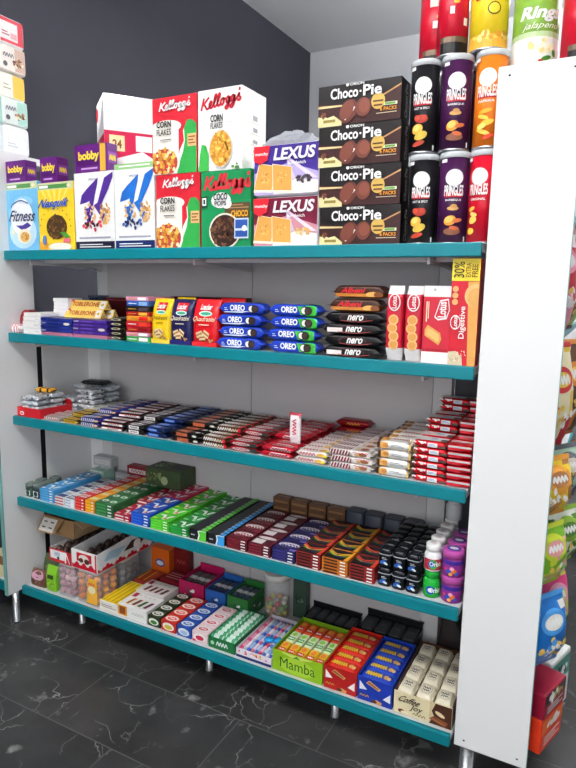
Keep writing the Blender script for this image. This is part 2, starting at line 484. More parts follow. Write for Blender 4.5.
def d_fitness(S, R, t):
    S.rect(0.005, .0, .995, .9, M('#6fb4dc', .4)); S.rect(.005, .9, .995, .995, M('#cfd4a8', .4))
    S.rect(.03, .915, .8, .975, M('#4f8a4a', .4)); S.rect(.05, .925, .35, .965, WHITE); S.ell(.88, .945, .05, .035, CREAM)
    S.ell(.5, .28, .44, .36, M('#bfe0f0', .4)); S.ell(.55, .72, .3, .12, M('#8cc6e6', .4))
    S.ell(.48, .5, .36, .40, M('#f3f6f8', .4), 28)
    def pic(q):
        q.poly([(.28, .38), (.5, .3), (.78, .37), (.66, .42), (.5, .38)], M('#3d2f86', .4)); q.ell(.55, .22, .22, .16, M('#f4ead2', .4))
        q.ell(.56, .21, .15, .11, M('#dcae66', .5)); q.bits(.56, .22, .13, .10, FLAKE, 14, .02, .035, 3); q.ell(.2, .28, .05, .06, CREAM)
    on_part(S, 'picture', t, pic)
    def let(q):
        q.text('Fitness', .12, .44, .92, .6, M('#30365c', .4), .015, .15, 0, -.04)
        q.stroke([(.2, .68), (.45, .74), (.72, .69)], .005, M('#30508c', .4)); q.stroke([(.16, .64), (.2, .68)], .004, M('#30508c', .4))
    on_part(S, 'lettering', t, let)
cereal('pale blue cereal box at the far end, purple pack on top', -.006, .185, Z1, .285, .06, M('#6fb4dc', .4), d_fitness, topcol=OFFW)

def d_choc(S, R, t):
    S.rect(.005, 0, .995, .9, M('#f2cc2e', .4)); S.rect(.005, .9, .995, .995, M('#cfd4a8', .4)); S.rect(.03, .915, .85, .975, M('#4f8a4a', .4)); S.rect(.05, .925, .3, .965, WHITE)
    S.ell(.88, .945, .05, .035, CREAM)
    for k in range(5):
        S.poly([(.08 + .18 * k, .9), (.16 + .18 * k, .9), (.5, .5)], M('#f6dd66', .4))
    S.rect(.005, 0, .25, .14, M('#e8a52a', .4)); S.ell(.6, .06, .33, .08, M('#f5efdf', .4))
    def pic(q):
        q.ell(.52, .35, .29, .24, M('#3f2a12', .5), 24); q.bits(.52, .35, .27, .23, [M('#6b4a26', .6), M('#4f3518', .6), M('#7f5c33', .6)], 60, .02, .045, 5)
        q.poly([(.6, .27), (.75, .28), (.9, .2), (.78, .18)], M('#3f8a34', .4)); q.rect(.7, .12, .9, .18, M('#d86a7a', .4)); q.ell(.17, .16, .06, .1, M('#4f6aa8', .4))
        for a in range(10):
            q.ell(.5 + .42 * math.cos(a * .34), .36 + .26 * math.sin(a * .34), .018, .018, M('#a9782c', .5), 7)
    on_part(S, 'picture', t, pic)
    on_part(S, 'lettering', t, lambda q: q.text('Nesquik', .06, .60, .88, .76, M('#1f4fae', .4), .03, .2, 0, .06))
cereal('yellow cereal box with a brown heap of balls beside the pale blue box', .188, .392, Z1, .272, .06, M('#f2cc2e', .4), d_choc, topcol=OFFW)

def d_k(c, dark, berries):
    def fn(S, R, t):
        S.rect(.005, 0, .995, .115, dark); S.lines(.1, .03, .9, .09, WHITE, 2, .4); S.text('SPECIAL', .38, .9, .62, .925, M('#8a8aa0', .4)); S.lines(.1, .14, .9, .185, M('#9a9aa8', .4), 1, .5)
        def k(q):
            q.poly([(.14, .6), (.2, .72), (.34, .8), (.62, .93), (.60, .84), (.54, .72), (.48, .56), (.42, .4), (.34, .34), (.3, .4), (.36, .52), (.40, .64), (.3, .62)], c)
            q.poly([(.56, .55), (.66, .72), (.78, .92), (.99, .985), (.985, .92), (.88, .78), (.76, .66), (.62, .5)], c)
            q.poly([(.5, .58), (.62, .62), (.74, .52), (.84, .36), (.74, .34), (.64, .46)], c)
        on_part(S, 'lettering', t, k)
        def pic(q):
            cols = [M('#d6a765', .6), M('#e8c48c', .6), M('#b98445', .6)]
            q.bits(.78, .48, .13, .20, cols, 34, .03, .05, 9); q.bits(.38, .45, .16, .20, cols[:2] + [c], 24, .025, .05, 8); q.bits(.45, .33, .25, .10, berries, 22, .03, .05, 4)
        on_part(S, 'picture', t, pic)
    return fn
cereal('white cereal box with a big purple letter and red berries', .398, .607, Z1, .297, .06, WHITE, d_k(M('#4a2a86', .4), M('#1d1533', .4), [M('#b3202e', .4), M('#d8434a', .4), M('#2a1430', .4)]))
cereal('white cereal box with a big blue letter and green band on top', .611, .806, Z1, .297, .06, WHITE, d_k(M('#1d63b8', .4), M('#14265e', .4), [M('#243a78', .4), M('#3a5aa0', .4), M('#152550', .4)]), topcol=M('#7fb56a', .4))
def band():
    t = [o for o in COL.objects if o.name.startswith('cereal_box')][-1]
    m = MB(); m.box(-.0975, .0975, .001, .03, .2985, .317, M('#8fc07c', .4)); front(m, -.0975, .2985, .195, .0185, .001).lines(.12, .2, .9, .8, WHITE, 1, .5)
    m.build('paper_band', t)
band()

def d_cf(S, R, t):
    S.rect(0.004, .62, .996, .998, M('#c3202f', .4)); S.ell(.3, .62, .36, .12, M('#f1ece2', .4)); S.rect(.004, .0, .6, .64, M('#f1ece2', .4))
    S.poly([(.6, .0), (.996, .0), (.996, .62), (.9, .68), (.78, .66), (.7, .55), (.72, .42), (.62, .3), (.56, .12)], M('#e9f0e4', .4))
    S.poly([(.56, .0), (.996, .0), (.996, .62), (.9, .68), (.8, .68), (.72, .58), (.74, .42), (.7, .28), (.6, .12)], M('#2f9a45', .4)); S.rect(.8, .34, .985, .5, M('#e2b07a', .4)); S.lines(.82, .36, .97, .48, M('#8a5a2c', .4), 3)
    def pic(q):
        q.ell(.27, .16, .36, .30, M('#f6f2ea', .4), 24); q.ell(.27, .15, .31, .25, M('#a33a2c', .5), 24)
        q.bits(.27, .16, .29, .23, FLAKE + [M('#c33a34', .5), M('#f0dcae', .5)], 70, .03, .055, 21)
    on_part(S, 'picture', t, pic)
    on_part(S, 'brand_lettering', t, lambda q: script(q, .15, .78, .9, .94, WHITE, .0052, .03))
    def let(q):
        q.text('CORN', .12, .61, .45, .695, BLACK, .03); q.text('FLAKES', .12, .51, .45, .59, BLACK, .01); q.lines(.2, .43, .44, .47, M('#7a7a7a', .5), 1, .4)
    on_part(S, 'lettering', t, let)
cereal('red and white cereal box standing on the shelf, lower of two alike', .815, 1.012, Z1, .263, .07, M('#c3202f', .4), d_cf)
cereal('red and white cereal box stacked upon its twin', .803, 1.0, Z1 + .2645, .263, .07, M('#c3202f', .4), d_cf)

def d_kell(S, R, t):
    on_part(S, 'brand_lettering', t, lambda q: script(q, .05, .69, 1.0, .91, M('#b3182c', .4), .0078, .075))
    on_part(S, 'lettering', t, lambda q: (q.text('CORN', .30, .60, .58, .69, BLACK, .03, 0, 0, .012), q.text('FLAKES', .30, .52, .58, .59, BLACK, .01, 0, 0, .012)))
    S.poly([(.02, .0), (.26, .0), (.26, .2), (.2, .32), (.1, .34), (.06, .22)], M('#3aa548', .4));
    S.lines(.64, .52, .85, .6, M('#c8c8c8', .5), 2, .2); S.rect(.78, .02, .84, .05, M('#5a8a4a', .4)); S.poly([(.87, .05), (.9, .09), (.93, .05)], M('#5a8a4a', .4)); S.rect(.86, .0, .95, .04, M('#4a7a4a', .4))
    def pic(q):
        q.ell(.54, .265, .265, .345, M('#dcd8cf', .4), 28); q.ell(.54, .265, .245, .32, M('#c98f30', .5), 28); q.bits(.54, .265, .225, .295, FLAKE, 130, .028, .05, 31)
    on_part(S, 'picture', t, pic)
    for k, v in enumerate((.64, .5, .36, .24)):
        R.rect(.44, v, .62, v + .06 - .01 * k, M('#9a9aa2', .5)); R.rect(.36, v - .03, .72, v - .025, M('#b8b8bc', .5))
cereal('tall white cereal box with red script and a bowl of flakes', 1.004, 1.186, Z1 + .263, .267, .158, M('#f3f2ee', .42), d_kell, y=.022)

def d_coco(S, R, t):
    S.rect(.004, .62, .996, .998, M('#0f7a45', .4)); script(S, .04, .68, 1.02, .95, M('#c22a36', .4), .010, .02)
    S.rect(.5, .36, .99, .58, M('#59402a', .4)); S.lines(.55, .5, .97, .57, M('#b09060', .4), 2, .3)
    S.ell(.42, .62, .2, .13, WHITE, 16); S.ell(.54, .57, .1, .08, WHITE, 12); S.rect(.02, .54, .14, .68, M('#0b3a22', .4)); S.rect(.04, .56, .12, .66, WHITE); S.rect(.06, .58, .10, .64, M('#0b3a22', .4))
    def pic(q):
        q.ell(.5, .22, .32, .30, M('#e8e0d0', .4), 26); q.ell(.5, .22, .29, .27, M('#2c170d', .5), 26); q.bits(.5, .22, .27, .25, COCO + [M('#6b4630', .6)], 90, .03, .055, 12); q.rect(.7, .12, .98, .38, M('#c7d4e6', .4)); q.rect(.72, .25, .96, .36, M('#2a4f9a', .4)); q.rect(.72, .14, .96, .22, M('#2a4f9a', .4)); q.ell(.9, .25, .05, .05, WHITE)
    on_part(S, 'picture', t, pic)
    on_part(S, 'lettering', t, lambda q: (q.text('COCO', .28, .62, .56, .71, BLACK, .03, 0, 0, .02), q.text('POPS', .3, .55, .54, .61, BLACK, .02, 0, 0, .02), q.text('CHOCO', .64, .40, .97, .48, M('#f0b02a', .4), .03)))
cereal('green cereal box with red script under the tall white box', 1.017, 1.222, Z1, .2615, .17, M('#11824b', .42), d_coco, y=.021)

# wafer-thin film packs of sandwich biscuits
def lexus(label, z, c1, c2, extra):
    w, h, d = .246, .166, .11
    t = thing('biscuit_pack', label, 'biscuit pack', (1.35, .03, z), 0, 'sandwich biscuit packs on the top shelf')
    b = MB()
    secs = [(-w / 2, .05, h / 2, .045, h / 2 - .004, 6), (-w / 2 + .006, d / 2, h / 2, d / 2, h / 2, 8), (w / 2 - .006, d / 2, h / 2, d / 2, h / 2, 8), (w / 2, .05, h / 2, .045, h / 2 - .004, 6)]
    b.loft(secs, M('#e9e4ea', .3, 0, .04, 60, 1, 0, .3), 32, axis='x')
    S = front(b, -w / 2 + .004, 0.002, w - .008, h - .004); S.off = .0006
    S.poly([(0, .02), (1, .02), (1, .98), (0, .98)], c2); S.poly([(0, .45), (.3, .55), (.55, .62), (1, .42), (1, .98), (0, .98)], c1); S.poly([(.5, .72), (.9, .3), (1, .3), (.56, .72)], M('#e8d8f0', .4))
    S.poly([(.52, .7), (.55, .3), (.66, .3), (.54, .72)], M('#d8c8e6', .4)); S.poly([(.3, .02), (1, .02), (1, .25), (.7, .32), (.45, .2)], M('#f4f0f2', .4))
    def bis(q):
        for (u, v, a) in ((.18, .34, .1), (.45, .31, -.06)):
            P = [(-.18, -.27), (.16, -.3), (.19, .24), (-.15, .33)]
            q.poly([(u + x * .9 + a * y, v + y * .95) for x, y in P], M('#f2ead8', .4)); q.poly([(u + x * .84 + a * y, v + .02 + y * .84) for x, y in P], BISC)
            q.bits(u, v + .02, .08, .08, [M('#e8b868', .5), M('#b87830', .5)], 22, .008, .018, int(u * 100))
        q.bits(.8, .3, .12, .05, extra, 24, .015, .035, 7)
    on_part(S, 'picture', t, bis)
    S.ell(.12, .82, .1, .1, M('#d8202e', .4), 16); S.poly([(.0, .98), (.26, .98), (.22, .7), (.1, .62), (0, .7)], M('#d8202e', .4)); S.text('munchy', .02, .78, .23, .86, WHITE, .02)
    on_part(S, 'brand_lettering', t, lambda q: q.text('LEXUS', .33, .68, .96, .92, M('#e9e6ea', .35), .035, .05))
    on_part(S, 'lettering', t, lambda q: (q.text('sandwich', .55, .58, .82, .645, WHITE, .01)))
    b.build('film_wrapper', t)
lexus('wine red pack of sandwich biscuits standing on the shelf', Z1, M('#6d1230', .35), M('#c98a96', .35), [M('#d8a860', .5), M('#efd6a0', .5)])
lexus('violet pack of sandwich biscuits stacked upon the wine red one', Z1 + .1675, M('#3a2580', .35), M('#b9a8dc', .35), [M('#3a3038', .5), M('#5a4c58', .5)])
def clear_bag():
    m = MB(); R = random.Random(4); n, k = 16, 7
    base = 0
    for i in range(k):
        z = [0, .012, .026, .036, .042, .046, .047][i]; s = [1, .96, .82, .62, .4, .2, .05][i]
        for j in range(n):
            a = 2 * PI * j / n; q = s * (1 + R.uniform(-.16, .16))
            m.v.append((.105 * q * math.cos(a), .045 * q * math.sin(a), max(0, z + (R.uniform(-.006, .006) if i else 0))))
    g = M('#b9bcc4', .12, 0, .1, 80, .55)
    for i in range(k - 1):
        for j in range(n):
            m.face([i * n + j, i * n + (j + 1) % n, (i + 1) * n + (j + 1) % n, (i + 1) * n + j], g)
    tag(m.build('plastic_bag', None, (1.34, .09, Z1 + .334)), 'crumpled clear plastic bag lying on the violet biscuit pack', 'bag')
clear_bag()

def chocopie(i, x, label):
    w, h, d = .268, .1205, .088
    t = thing('chocolate_pie_box', label, 'biscuit box', (x, .02, Z1 + i * (h + .0008)), 0, 'dark chocolate pie boxes in the tower')
    b = MB(); b.box(-w / 2, w / 2, 0, d, 0, h, M('#140c0e', .35), .0012)
    S = front(b, -w / 2, 0, w, h); S.off = .0004
    S.poly([(.0, .02), (1, .02), (1, .78), (.82, .64), (.6, .56), (.3, .5), (0, .58)], M('#351616', .35))
    S.poly([(.0, .52), (.3, .5), (.3, .46), (0, .46)], M('#d8c08a', .4)); S.poly([(.78, .62), (1, .84), (1, .8), (.8, .6)], M('#b98a5a', .4))
    S.poly([(.0, .0), (.3, .0), (.3, .1), (.2, .26), (.12, .22), (.05, .3), (0, .28)], M('#d9cf9a', .4)); S.rect(.07, .1, .22, .17, M('#8a7a3a', .4)); S.bits(.05, .3, .04, .04, COCO + [M('#6d3c26', .4)], 8, .015, .03, 3)
    S.rect(.8, .36, .96, .43, M('#dfe6c8', .4)); S.rect(.82, .37, .94, .42, M('#6a9a4a', .4)); S.lines(.72, .17, .96, .21, M('#d8c8b0', .4), 1, .4)
    def pic(q):
        q.ell(.38, .33, .10, .135, M('#5e2d22', .45), 20, 1, -.5); q.stroke([(.335, .14), (.40, .27), (.455, .42)], .0085, M('#f6f0e8', .4)); q.ell(.365, .36, .075, .11, M('#71392b', .45), 18, 1, -.55)
        q.ell(.565, .38, .09, .105, M('#6b3528', .45), 20); q.ell(.575, .41, .065, .075, M('#7d4233', .45), 16); q.ell(.74, .48, .082, .088, M('#c9a452', .4), 18); q.rect(.68, .46, .8, .5, M('#4a2c10', .4)); q.rect(.69, .36, .79, .4, M('#5a3614', .4))
    on_part(S, 'picture', t, pic)
    on_part(S, 'lettering', t, lambda q: (q.text('Choco', .16, .64, .50, .90, WHITE, .025), q.text('·', .515, .74, .54, .79, WHITE, .03), q.text('Pie', .56, .64, .78, .90, WHITE, .025), )) 
    on_part(S, 'maker_lettering', t, lambda q: (q.text('ORION', .40, .92, .57, .985, WHITE, .02), q.ell(.37, .955, .02, .02, WHITE, 10)))
    on_part(S, 'count_lettering', t, lambda q: q.text('6 PACKS', .77, .23, .96, .32, M('#e89a2a', .4), .02))
    R = rightside(b, 0, 0, d, h, w / 2); R.off = .0004
    R.text('Choco·Pie', .42, .12, .68, .92, M('#d8d4d0', .4), .01, 0, 0, 0, True); R.lines(.74, .2, .8, .9, M('#8a6a4a', .4), 2)
    b.build('carton', t)
for i, (x, l) in enumerate(((1.617, 'bottom'), (1.612, 'second from the bottom'), (1.607, 'third from the bottom'), (1.603, 'topmost'))):
    chocopie(i, x, f'dark brown chocolate pie box, {l} of the tower of four')

# crisp cans
def crisp_can(label, x, y, z, col, draw, r=.043, h=.262, group='tall crisp cans in two tiers', turn=.42):
    t = thing('crisp_can', label, 'crisp can', (x, y, z), 0, group)
    b = MB(); b.lathe([(r, .006), (r, h - .018)], col, 0, 0, 40, None, True)
    S = can(b, r, .006, h - .024, 0, 0, -PI / 2 + turn)
    draw(S, t)
    b.build('can_body', t)
    m = MB(); m.lathe([(r - .001, 0), (r + .0012, .001), (r + .0012, .006), (r, .007)], M('#b9bbbe', .25, .8), 0, 0, 32); m.build('rim', t)
    m = MB(); m.lathe([(r, h - .018), (r + .0022, h - .0175), (r + .0024, h - .004), (r + .001, h - .0015), (r - .006, h - .001), (r - .007, h - .004)], M('#dfe3e6', .2, 0, .02, 60, .85), 0, 0, 36); m.build('lid', t)
    return t
def d_pring(flav, pics):
    def fn(S, t):
        S.ell(.5, .765, .30, .27, WHITE, 28, 5)
        on_part(S, 'lettering', t, lambda q: (q.grid(.2 * q.w, .535 * q.h, .8 * q.w, .6 * q.h, M('#b0182a', .4), 10, 1), q.text('PRINGLES', .18, .55, .82, .68, WHITE, .03), q.text(flav, .24, .488, .76, .515, WHITE, .02)))
        def pic(q):
            for (u, v, a, bb, c, an) in pics:
                q.ell(.5 + (u - .5) * 1.25, v * 1.3, a * 1.35, bb * 1.35, M(c, .45), 16, 3, an)
        on_part(S, 'picture', t, pic)
        S.rect(.90, .01, .95, .07, WHITE)
        S.grid(.05 * S.w, .945 * S.h, .25 * S.w, .985 * S.h, WHITE, 3)
    return fn
P_HOT = [(.5, .29, .16, .1, '#9c2a1c', 0), (.38, .3, .07, .07, '#b8402a', 0), (.58, .3, .07, .07, '#a83420', 0), (.4, .2, .14, .12, '#e2a53a', .5), (.5, .14, .16, .1, '#c8a83c', .4), (.45, .07, .15, .06, '#a8341e', .3), (.38, .21, .09, .07, '#f0c868', .5)]
P_BBQ = [(.5, .31, .14, .05, '#c8985a', 0), (.52, .33, .08, .05, '#b8854a', 0), (.44, .2, .15, .12, '#d8902e', .4), (.62, .2, .12, .05, '#c86a3a', .2), (.5, .1, .2, .09, '#7a4a34', 0), (.56, .13, .12, .05, '#b85a30', -.2), (.42, .21, .1, .08, '#f0b85a', .4)]
P_PAP = [(.5, .3, .16, .05, '#f0a828', .2), (.45, .25, .13, .05, '#f4c04a', -.3), (.55, .2, .16, .07, '#f4b43a', .3), (.48, .12, .18, .05, '#f0c050', -.4), (.6, .08, .14, .05, '#d83a1c', .3), (.42, .17, .1, .06, '#ffd870', .2)]
P_RED = [(.35, .3, .1, .05, '#e8b84a', .4), (.4, .2, .11, .09, '#f0c860', .5), (.35, .1, .1, .08, '#e8b040', .2), (.42, .25, .1, .05, '#f4d070', -.3)]
C_HOT, C_BBQ, C_PAP, C_RED = M('#17161a', .3), M('#3d1440', .3), M('#e0761c', .3), M('#c00f28', .3)
hh = .2625
X3 = (1.7995, 1.891, 1.9835)
for tier, zz in ((0, Z1), (1, Z1 + hh)):
    w_ = 'lower' if tier == 0 else 'upper'
    sx = -.004 if tier else .004
    crisp_can(f'black crisp can, {w_} of two beside the chocolate pie tower', X3[0] + sx, .068, zz, C_HOT, d_pring('HOT & SPICY', P_HOT), turn=.08)
    crisp_can(f'dark purple crisp can, {w_} of two between its black and bright neighbours', X3[1] + sx, .068, zz, C_BBQ, d_pring('BARBEQUE', P_BBQ), turn=.22)
    crisp_can('red crisp can on the shelf under the orange one' if tier == 0 else 'orange crisp can upon the red one by the white end board', X3[2] - .0015, .072, zz, C_RED if tier == 0 else C_PAP, d_pring('ORIGINAL' if tier == 0 else 'PAPRIKA', P_RED if tier == 0 else P_PAP), turn=-.25 if tier == 0 else -.08)
    for k, (c, n) in enumerate(((C_HOT, 'black'), (C_BBQ, 'dark purple'), (C_PAP, 'orange'))):
        crisp_can(f'{n} crisp can in the {w_} tier, standing behind another {n} can' if n != 'orange' else f'orange crisp can in the {w_} tier, behind the can by the end board', X3[k] - (.006, .006, .0045)[k], .165, zz, c, lambda S, t: None)

def d_potato(c):
    def fn(S, t):
        S.grid(.0, .0, S.w, .12 * S.h, BLACK, 8); S.grid(0, .12 * S.h, S.w, .18 * S.h, M('#6a5a4a', .3, .4), 8)
        S.ell(.5, .55, .1, .06, M('#e8b83a', .4), 14, 2); S.grid(.3 * S.w, .42 * S.h, .44 * S.w, .5 * S.h, WHITE, 3); S.grid(.75 * S.w, .3 * S.h, .9 * S.w, .38 * S.h, WHITE, 3); S.grid(.2 * S.w, .66 * S.h, .8 * S.w, .8 * S.h, M('#e6d8d0', .4), 6)
    return fn
def d_chips(S, t):
    S.grid(-.4 * S.w, 0, 1.4 * S.w, .14 * S.h, M('#e8a83a', .45), 14)
    S.bits(.5, .12, .55, .09, [M('#f0c45a', .5), M('#d8932c', .5), M('#f6d888', .5)], 20, .05, .1, 5)
    S.ell(.5, .40, .17, .16, M('#3a3414', .4), 16, 3); S.ell(.5, .40, .14, .13, M('#f2d43a', .4), 16, 3)
    S.grid(.0, .50 * S.h, .9 * S.w, .69 * S.h, M('#b81c28', .4), 10); S.text('POTATO', .08, .60, .84, .69, CREAM, .03, .1, 0, .03); S.text('CRISPS', .08, .51, .8, .595, CREAM, .03, .1, 0, .03)
def d_rings(S, t):
    S.grid(-.4 * S.w, .0, 1.4 * S.w, .34 * S.h, M('#eef0e8', .4), 14); S.grid(-.4 * S.w, .34 * S.h, 1.4 * S.w, .4 * S.h, M('#b8cf9a', .4), 14)
    S.text('Rings', .02, .50, .92, .68, WHITE, .04, .12, 0, .02); S.text('jalapeno', .1, .41, .88, .50, M('#eaf2da', .4), .005, .12, 0, .02); S.text('Krisps', .3, .73, .8, .83, M('#e8e83a', .4), .03, .1)
    S.bits(.5, .24, .3, .12, [M('#efe2b0', .5), M('#e0cd88', .5), M('#f6eecb', .5)], 18, .05, .09, 2); S.ell(.62, .1, .12, .05, M('#3f7a2a', .4), 14, 2, .3); S.ell(.8, .16, .05, .08, M('#4f8a34', .4), 10, 2, .3); S.ell(.5, .07, .06, .03, M('#a83020', .4), 10, 2)
ZT = Z1 + 2 * hh
gt = 'large snack tubs above the cans'
crisp_can('deep red snack tub with a black base standing behind its twin', 1.792, .165, ZT, M('#b8102a', .3), d_potato(1), .05, .27, gt)
crisp_can('deep red snack tub with a black base beside the yellow tub', 1.862, .083, ZT, M('#b8102a', .3), d_potato(1), .044, .27, gt)
crisp_can('yellow potato crisp tub standing on the orange can', 1.962, .088, ZT, M('#f0cf2a', .35), d_chips, .052, .27, gt)
crisp_can('green and white snack tub standing on top of the white end board', 2.085, .105, 2.1655, M('#7aa23c', .35), d_rings, .06, .25, gt)
crisp_can('deep red snack tub with a gold base at the corner of the end board', 2.205, .09, 2.1655, M('#b8102a', .3), d_potato(1), .052, .25, gt)

# purple packs on top of the cereal boxes
def purple_pack(label, x0, x1, y, z, h, d, gold=False):
    w = x1 - x0
    t = thing('snack_carton', label, 'snack box', ((x0 + x1) / 2, y, z), 0, 'purple packs over the cereal boxes')
    b = MB(); b.box(-w / 2, w / 2, 0, d, 0, h, M('#5a1a6e', .38), .002)
    S = front(b, -w / 2, 0, w, h); S.off = .0004
    S.poly([(.06, .25), (.94, .25), (.94, .62), (.06, .62)], M('#4a1260', .38))
    if gold: S.rect(.78, .02, .95, .98, M('#d8a83c', .4))
    S.lines(.2, .08, .7, .2, M('#c8a8d8', .4), 1, .5)
    on_part(S, 'lettering', t, lambda q: q.text('bobby', .12, .36, .76 if gold else .88, .76, M('#f0d23a', .4), .04))
    T = top(b, -w / 2, 0, w, d, h); T.off = .0004; T.rect(.1, .1, .9, .9, M('#7a3a8e', .38))
    R = rightside(b, 0, 0, d, h, w / 2); R.off = .0004; R.rect(.1, .3, .9, .7, M('#7a3a90', .38)); R.scribble(.2, .4, .8, .6, M('#f0d23a', .4), 4, .004)
    b.build('carton', t)
purple_pack('purple carton lying on the pale blue cereal box', -.005, .118, .022, Z1 + .287, .088, .058)
purple_pack('purple carton lying on the yellow cereal box', .205, .305, .022, Z1 + .274, .1, .058)
purple_pack('purple carton with a gold stripe standing on the white cereal box with purple letter', .402, .575, .024, Z1 + .299, .105, .055, True)

def pink_carton():
    m = MB(); m.box(-.15, .15, 0, .27, 0, .335, M('#e2dcd8', .5), .002); tag(m.build('cardboard_carton', None, (.53, .115, Z1)), 'plain pale carton behind the white cereal boxes', 'carton')
    t = thing('display_carton', 'white and pink carton glaring in the added light over the cereal', 'carton', (.475, .235, Z1 + .3355), math.radians(-38))
    b = MB(); w, h, d = .205, .275, .20
    b.box(-w / 2, w / 2, -d / 2, d / 2, 0, h, M('#f4f3f2', .3, 0, .02, 60, 1, 0, .4), .002)
    S = front(b, -w / 2, 0, w, h, -d / 2); S.off = .0004
    S.rect(.0, .0, 1, .46, M('#b81c44', .4)); S.poly([(0, 0), (1, 0), (1, .12), (.6, .22), (0, .06)], M('#f0ecec', .4)); S.rect(.1, .2, .4, .42, M('#f2d9a6', .4)); S.ell(.12, .84, .15, .13, RED, 16)
    R = rightside(b, -d / 2, 0, d, h, w / 2); R.off = .0004
    R.rect(.0, .0, 1, .50, M('#b81c44', .4)); R.poly([(0, 0), (1, 0), (1, .14), (.75, .24), (0, .06)], M('#f2f0f0', .4)); R.rect(.1, .22, .4, .44, M('#f2d9a6', .4)); R.rect(.62, .24, .95, .46, M('#f4f0f0', .4))
    on_part(R, 'lettering', t, lambda q: q.text('24', .16, .26, .34, .38, M('#7a4a2a', .4), .03))
    b.build('carton', t)
pink_carton()

def wall_packs():
    specs = [('white bottom pack of the stack beside the dark wall', .118, '#eef0f2', '#dfe6ea', 0), ('mint and white pack with two treats in the stack beside the dark wall', .112, '#dfe8e4', '#a8d4c8', 1),
             ('yellow and white pack in the middle of the stack by the dark wall', .104, '#f2efe4', '#f0cf78', 0), ('beige and white pack under the red one by the dark wall', .108, '#ece4dc', '#c8a898', 1), ('red and white top pack of the stack by the dark wall', .112, '#f6f2f2', '#c8203a', 2)]
    z = 2.1305
    for i, (l, h, c1, c2, k) in enumerate(specs):
        w, d = .19, .13; dx = (0, .0, -.012, .0, -.004)[i]
        t = thing('snack_carton', l, 'snack box', (-.132 + dx, .05, z), 0, 'packs stacked by the dark wall')
        b = MB(); b.loft([(-w / 2, d / 2, h / 2, d / 2 - .003, h / 2 - .004, 7), (-w / 2 + .005, d / 2, h / 2, d / 2, h / 2, 9), (w / 2 - .008, d / 2, h / 2, d / 2, h / 2, 9), (w / 2, d / 2, h / 2, d / 2 - .006, h / 2 - .006, 7)], M(c1, .4), 32, axis='x')
        S = front(b, -w / 2 + .005, .004, w - .012, h - .008); S.off = .0008
        S.poly([(.5, 0), (1, 0), (1, 1), (.8, 1), (.66, .5)] if k != 2 else [(0, .8), (.9, .78), (.9, .3), (0, .2), (0, 0), (1, 0), (1, 1), (0, 1)], M(c2, .4))
        if k == 1: S.bits(.8, .3, .12, .12, [M('#6a4030', .5), M('#a87858', .5), CREAM], 16, .03, .06, i)
        S.scribble(.1, .5, .6, .62, M('#7a7a86', .4), 4, .004); S.lines(.1, .25, .6, .42, M('#8a8a94', .5), 2, .3)
        R_ = rightside(b, .004, .004, d - .008, h - .008, w / 2); R_.off = .0006
        if k == 2: R_.rect(.03, .84, .97, .98, M(c2, .4)); R_.rect(.74, .1, .97, .84, M(c2, .4)); R_.rect(.03, .05, .97, .16, M(c2, .4)); R_.lines(.1, .3, .4, .5, M('#b04a5a', .4), 2, .5); R_.rect(.45, .24, .7, .46, M('#e0a8b0', .4))
        elif i == 2: R_.rect(.5, .03, .97, .97, M('#eab93c', .4)); R_.lines(.1, .3, .4, .6, M('#a8946a', .4), 2, .3)
        elif k == 1: R_.rect(.55, .05, .97, .97, M(c2, .4)); R_.bits(.68, .4, .2, .12, [M('#6a4030', .5), M('#a87858', .5), CREAM], 18, .04, .08, i); R_.scribble(.08, .55, .5, .7, M('#6a6a78', .4), 4, .004); R_.ell(.15, .25, .09, .09, M('#3a3a44', .4), 10)
        else: R_.lines(.1, .2, .5, .4, M('#c0c4ca', .4), 2, .3)
        b.build('wrapper', t); z += h + .001
wall_packs()

# ------------------------------------------------------------------ flow-wrapped packs
def pill(L_, W, H, m, matf=None, nx=12, n=20, crimp=.06, p=4.5, endm=None):
    """a flow-wrapped bar lying along x: plump in the middle, flat crimped ends"""
    mb = MB(); hx = L_ / 2
    cr = L_ * crimp
    xs = [(-hx, .0012, .96), (-hx + cr * .8, .0012, .97), (-hx + cr * 1.6, H * .36, .98), (-hx + cr * 2.3, H * .47, 1.), (-hx + cr * 3.2, H * .5, 1.)]
    k = 5
    mid = [(-hx + cr * 3.2 + (L_ - 6.4 * cr) * (i + 1) / (k + 1), H * .5, 1.) for i in range(k)]
    secs = xs + mid + [(-x, h, w) for x, h, w in reversed(xs)]
    mb.loft([(x, 0, H * .5, W / 2 * w, max(h, .001), p) for x, h, w in secs], m, n, matf, True, 'x')
    return mb
def pf(mb, L_, W, H, p=4.5):
    f = lambda u, v, o: (-L_ / 2 + u, -W / 2 - o, min(max(v, .14 * H), .86 * H))
    return Surf(mb, f, L_, H, .0002, .0003)
def pt(mb, L_, W, H, p=4.5):
    f = lambda u, v, o: (-L_ / 2 + u, -W / 2 + min(max(v, .14 * W), .86 * W), H + o)
    return Surf(mb, f, L_, W, .0002, .0003)
def one(mb, name, label, cat, loc, rz=0., group=None):
    return tag(mb.build(name, None, loc, (0, 0, rz)), label, cat, group)

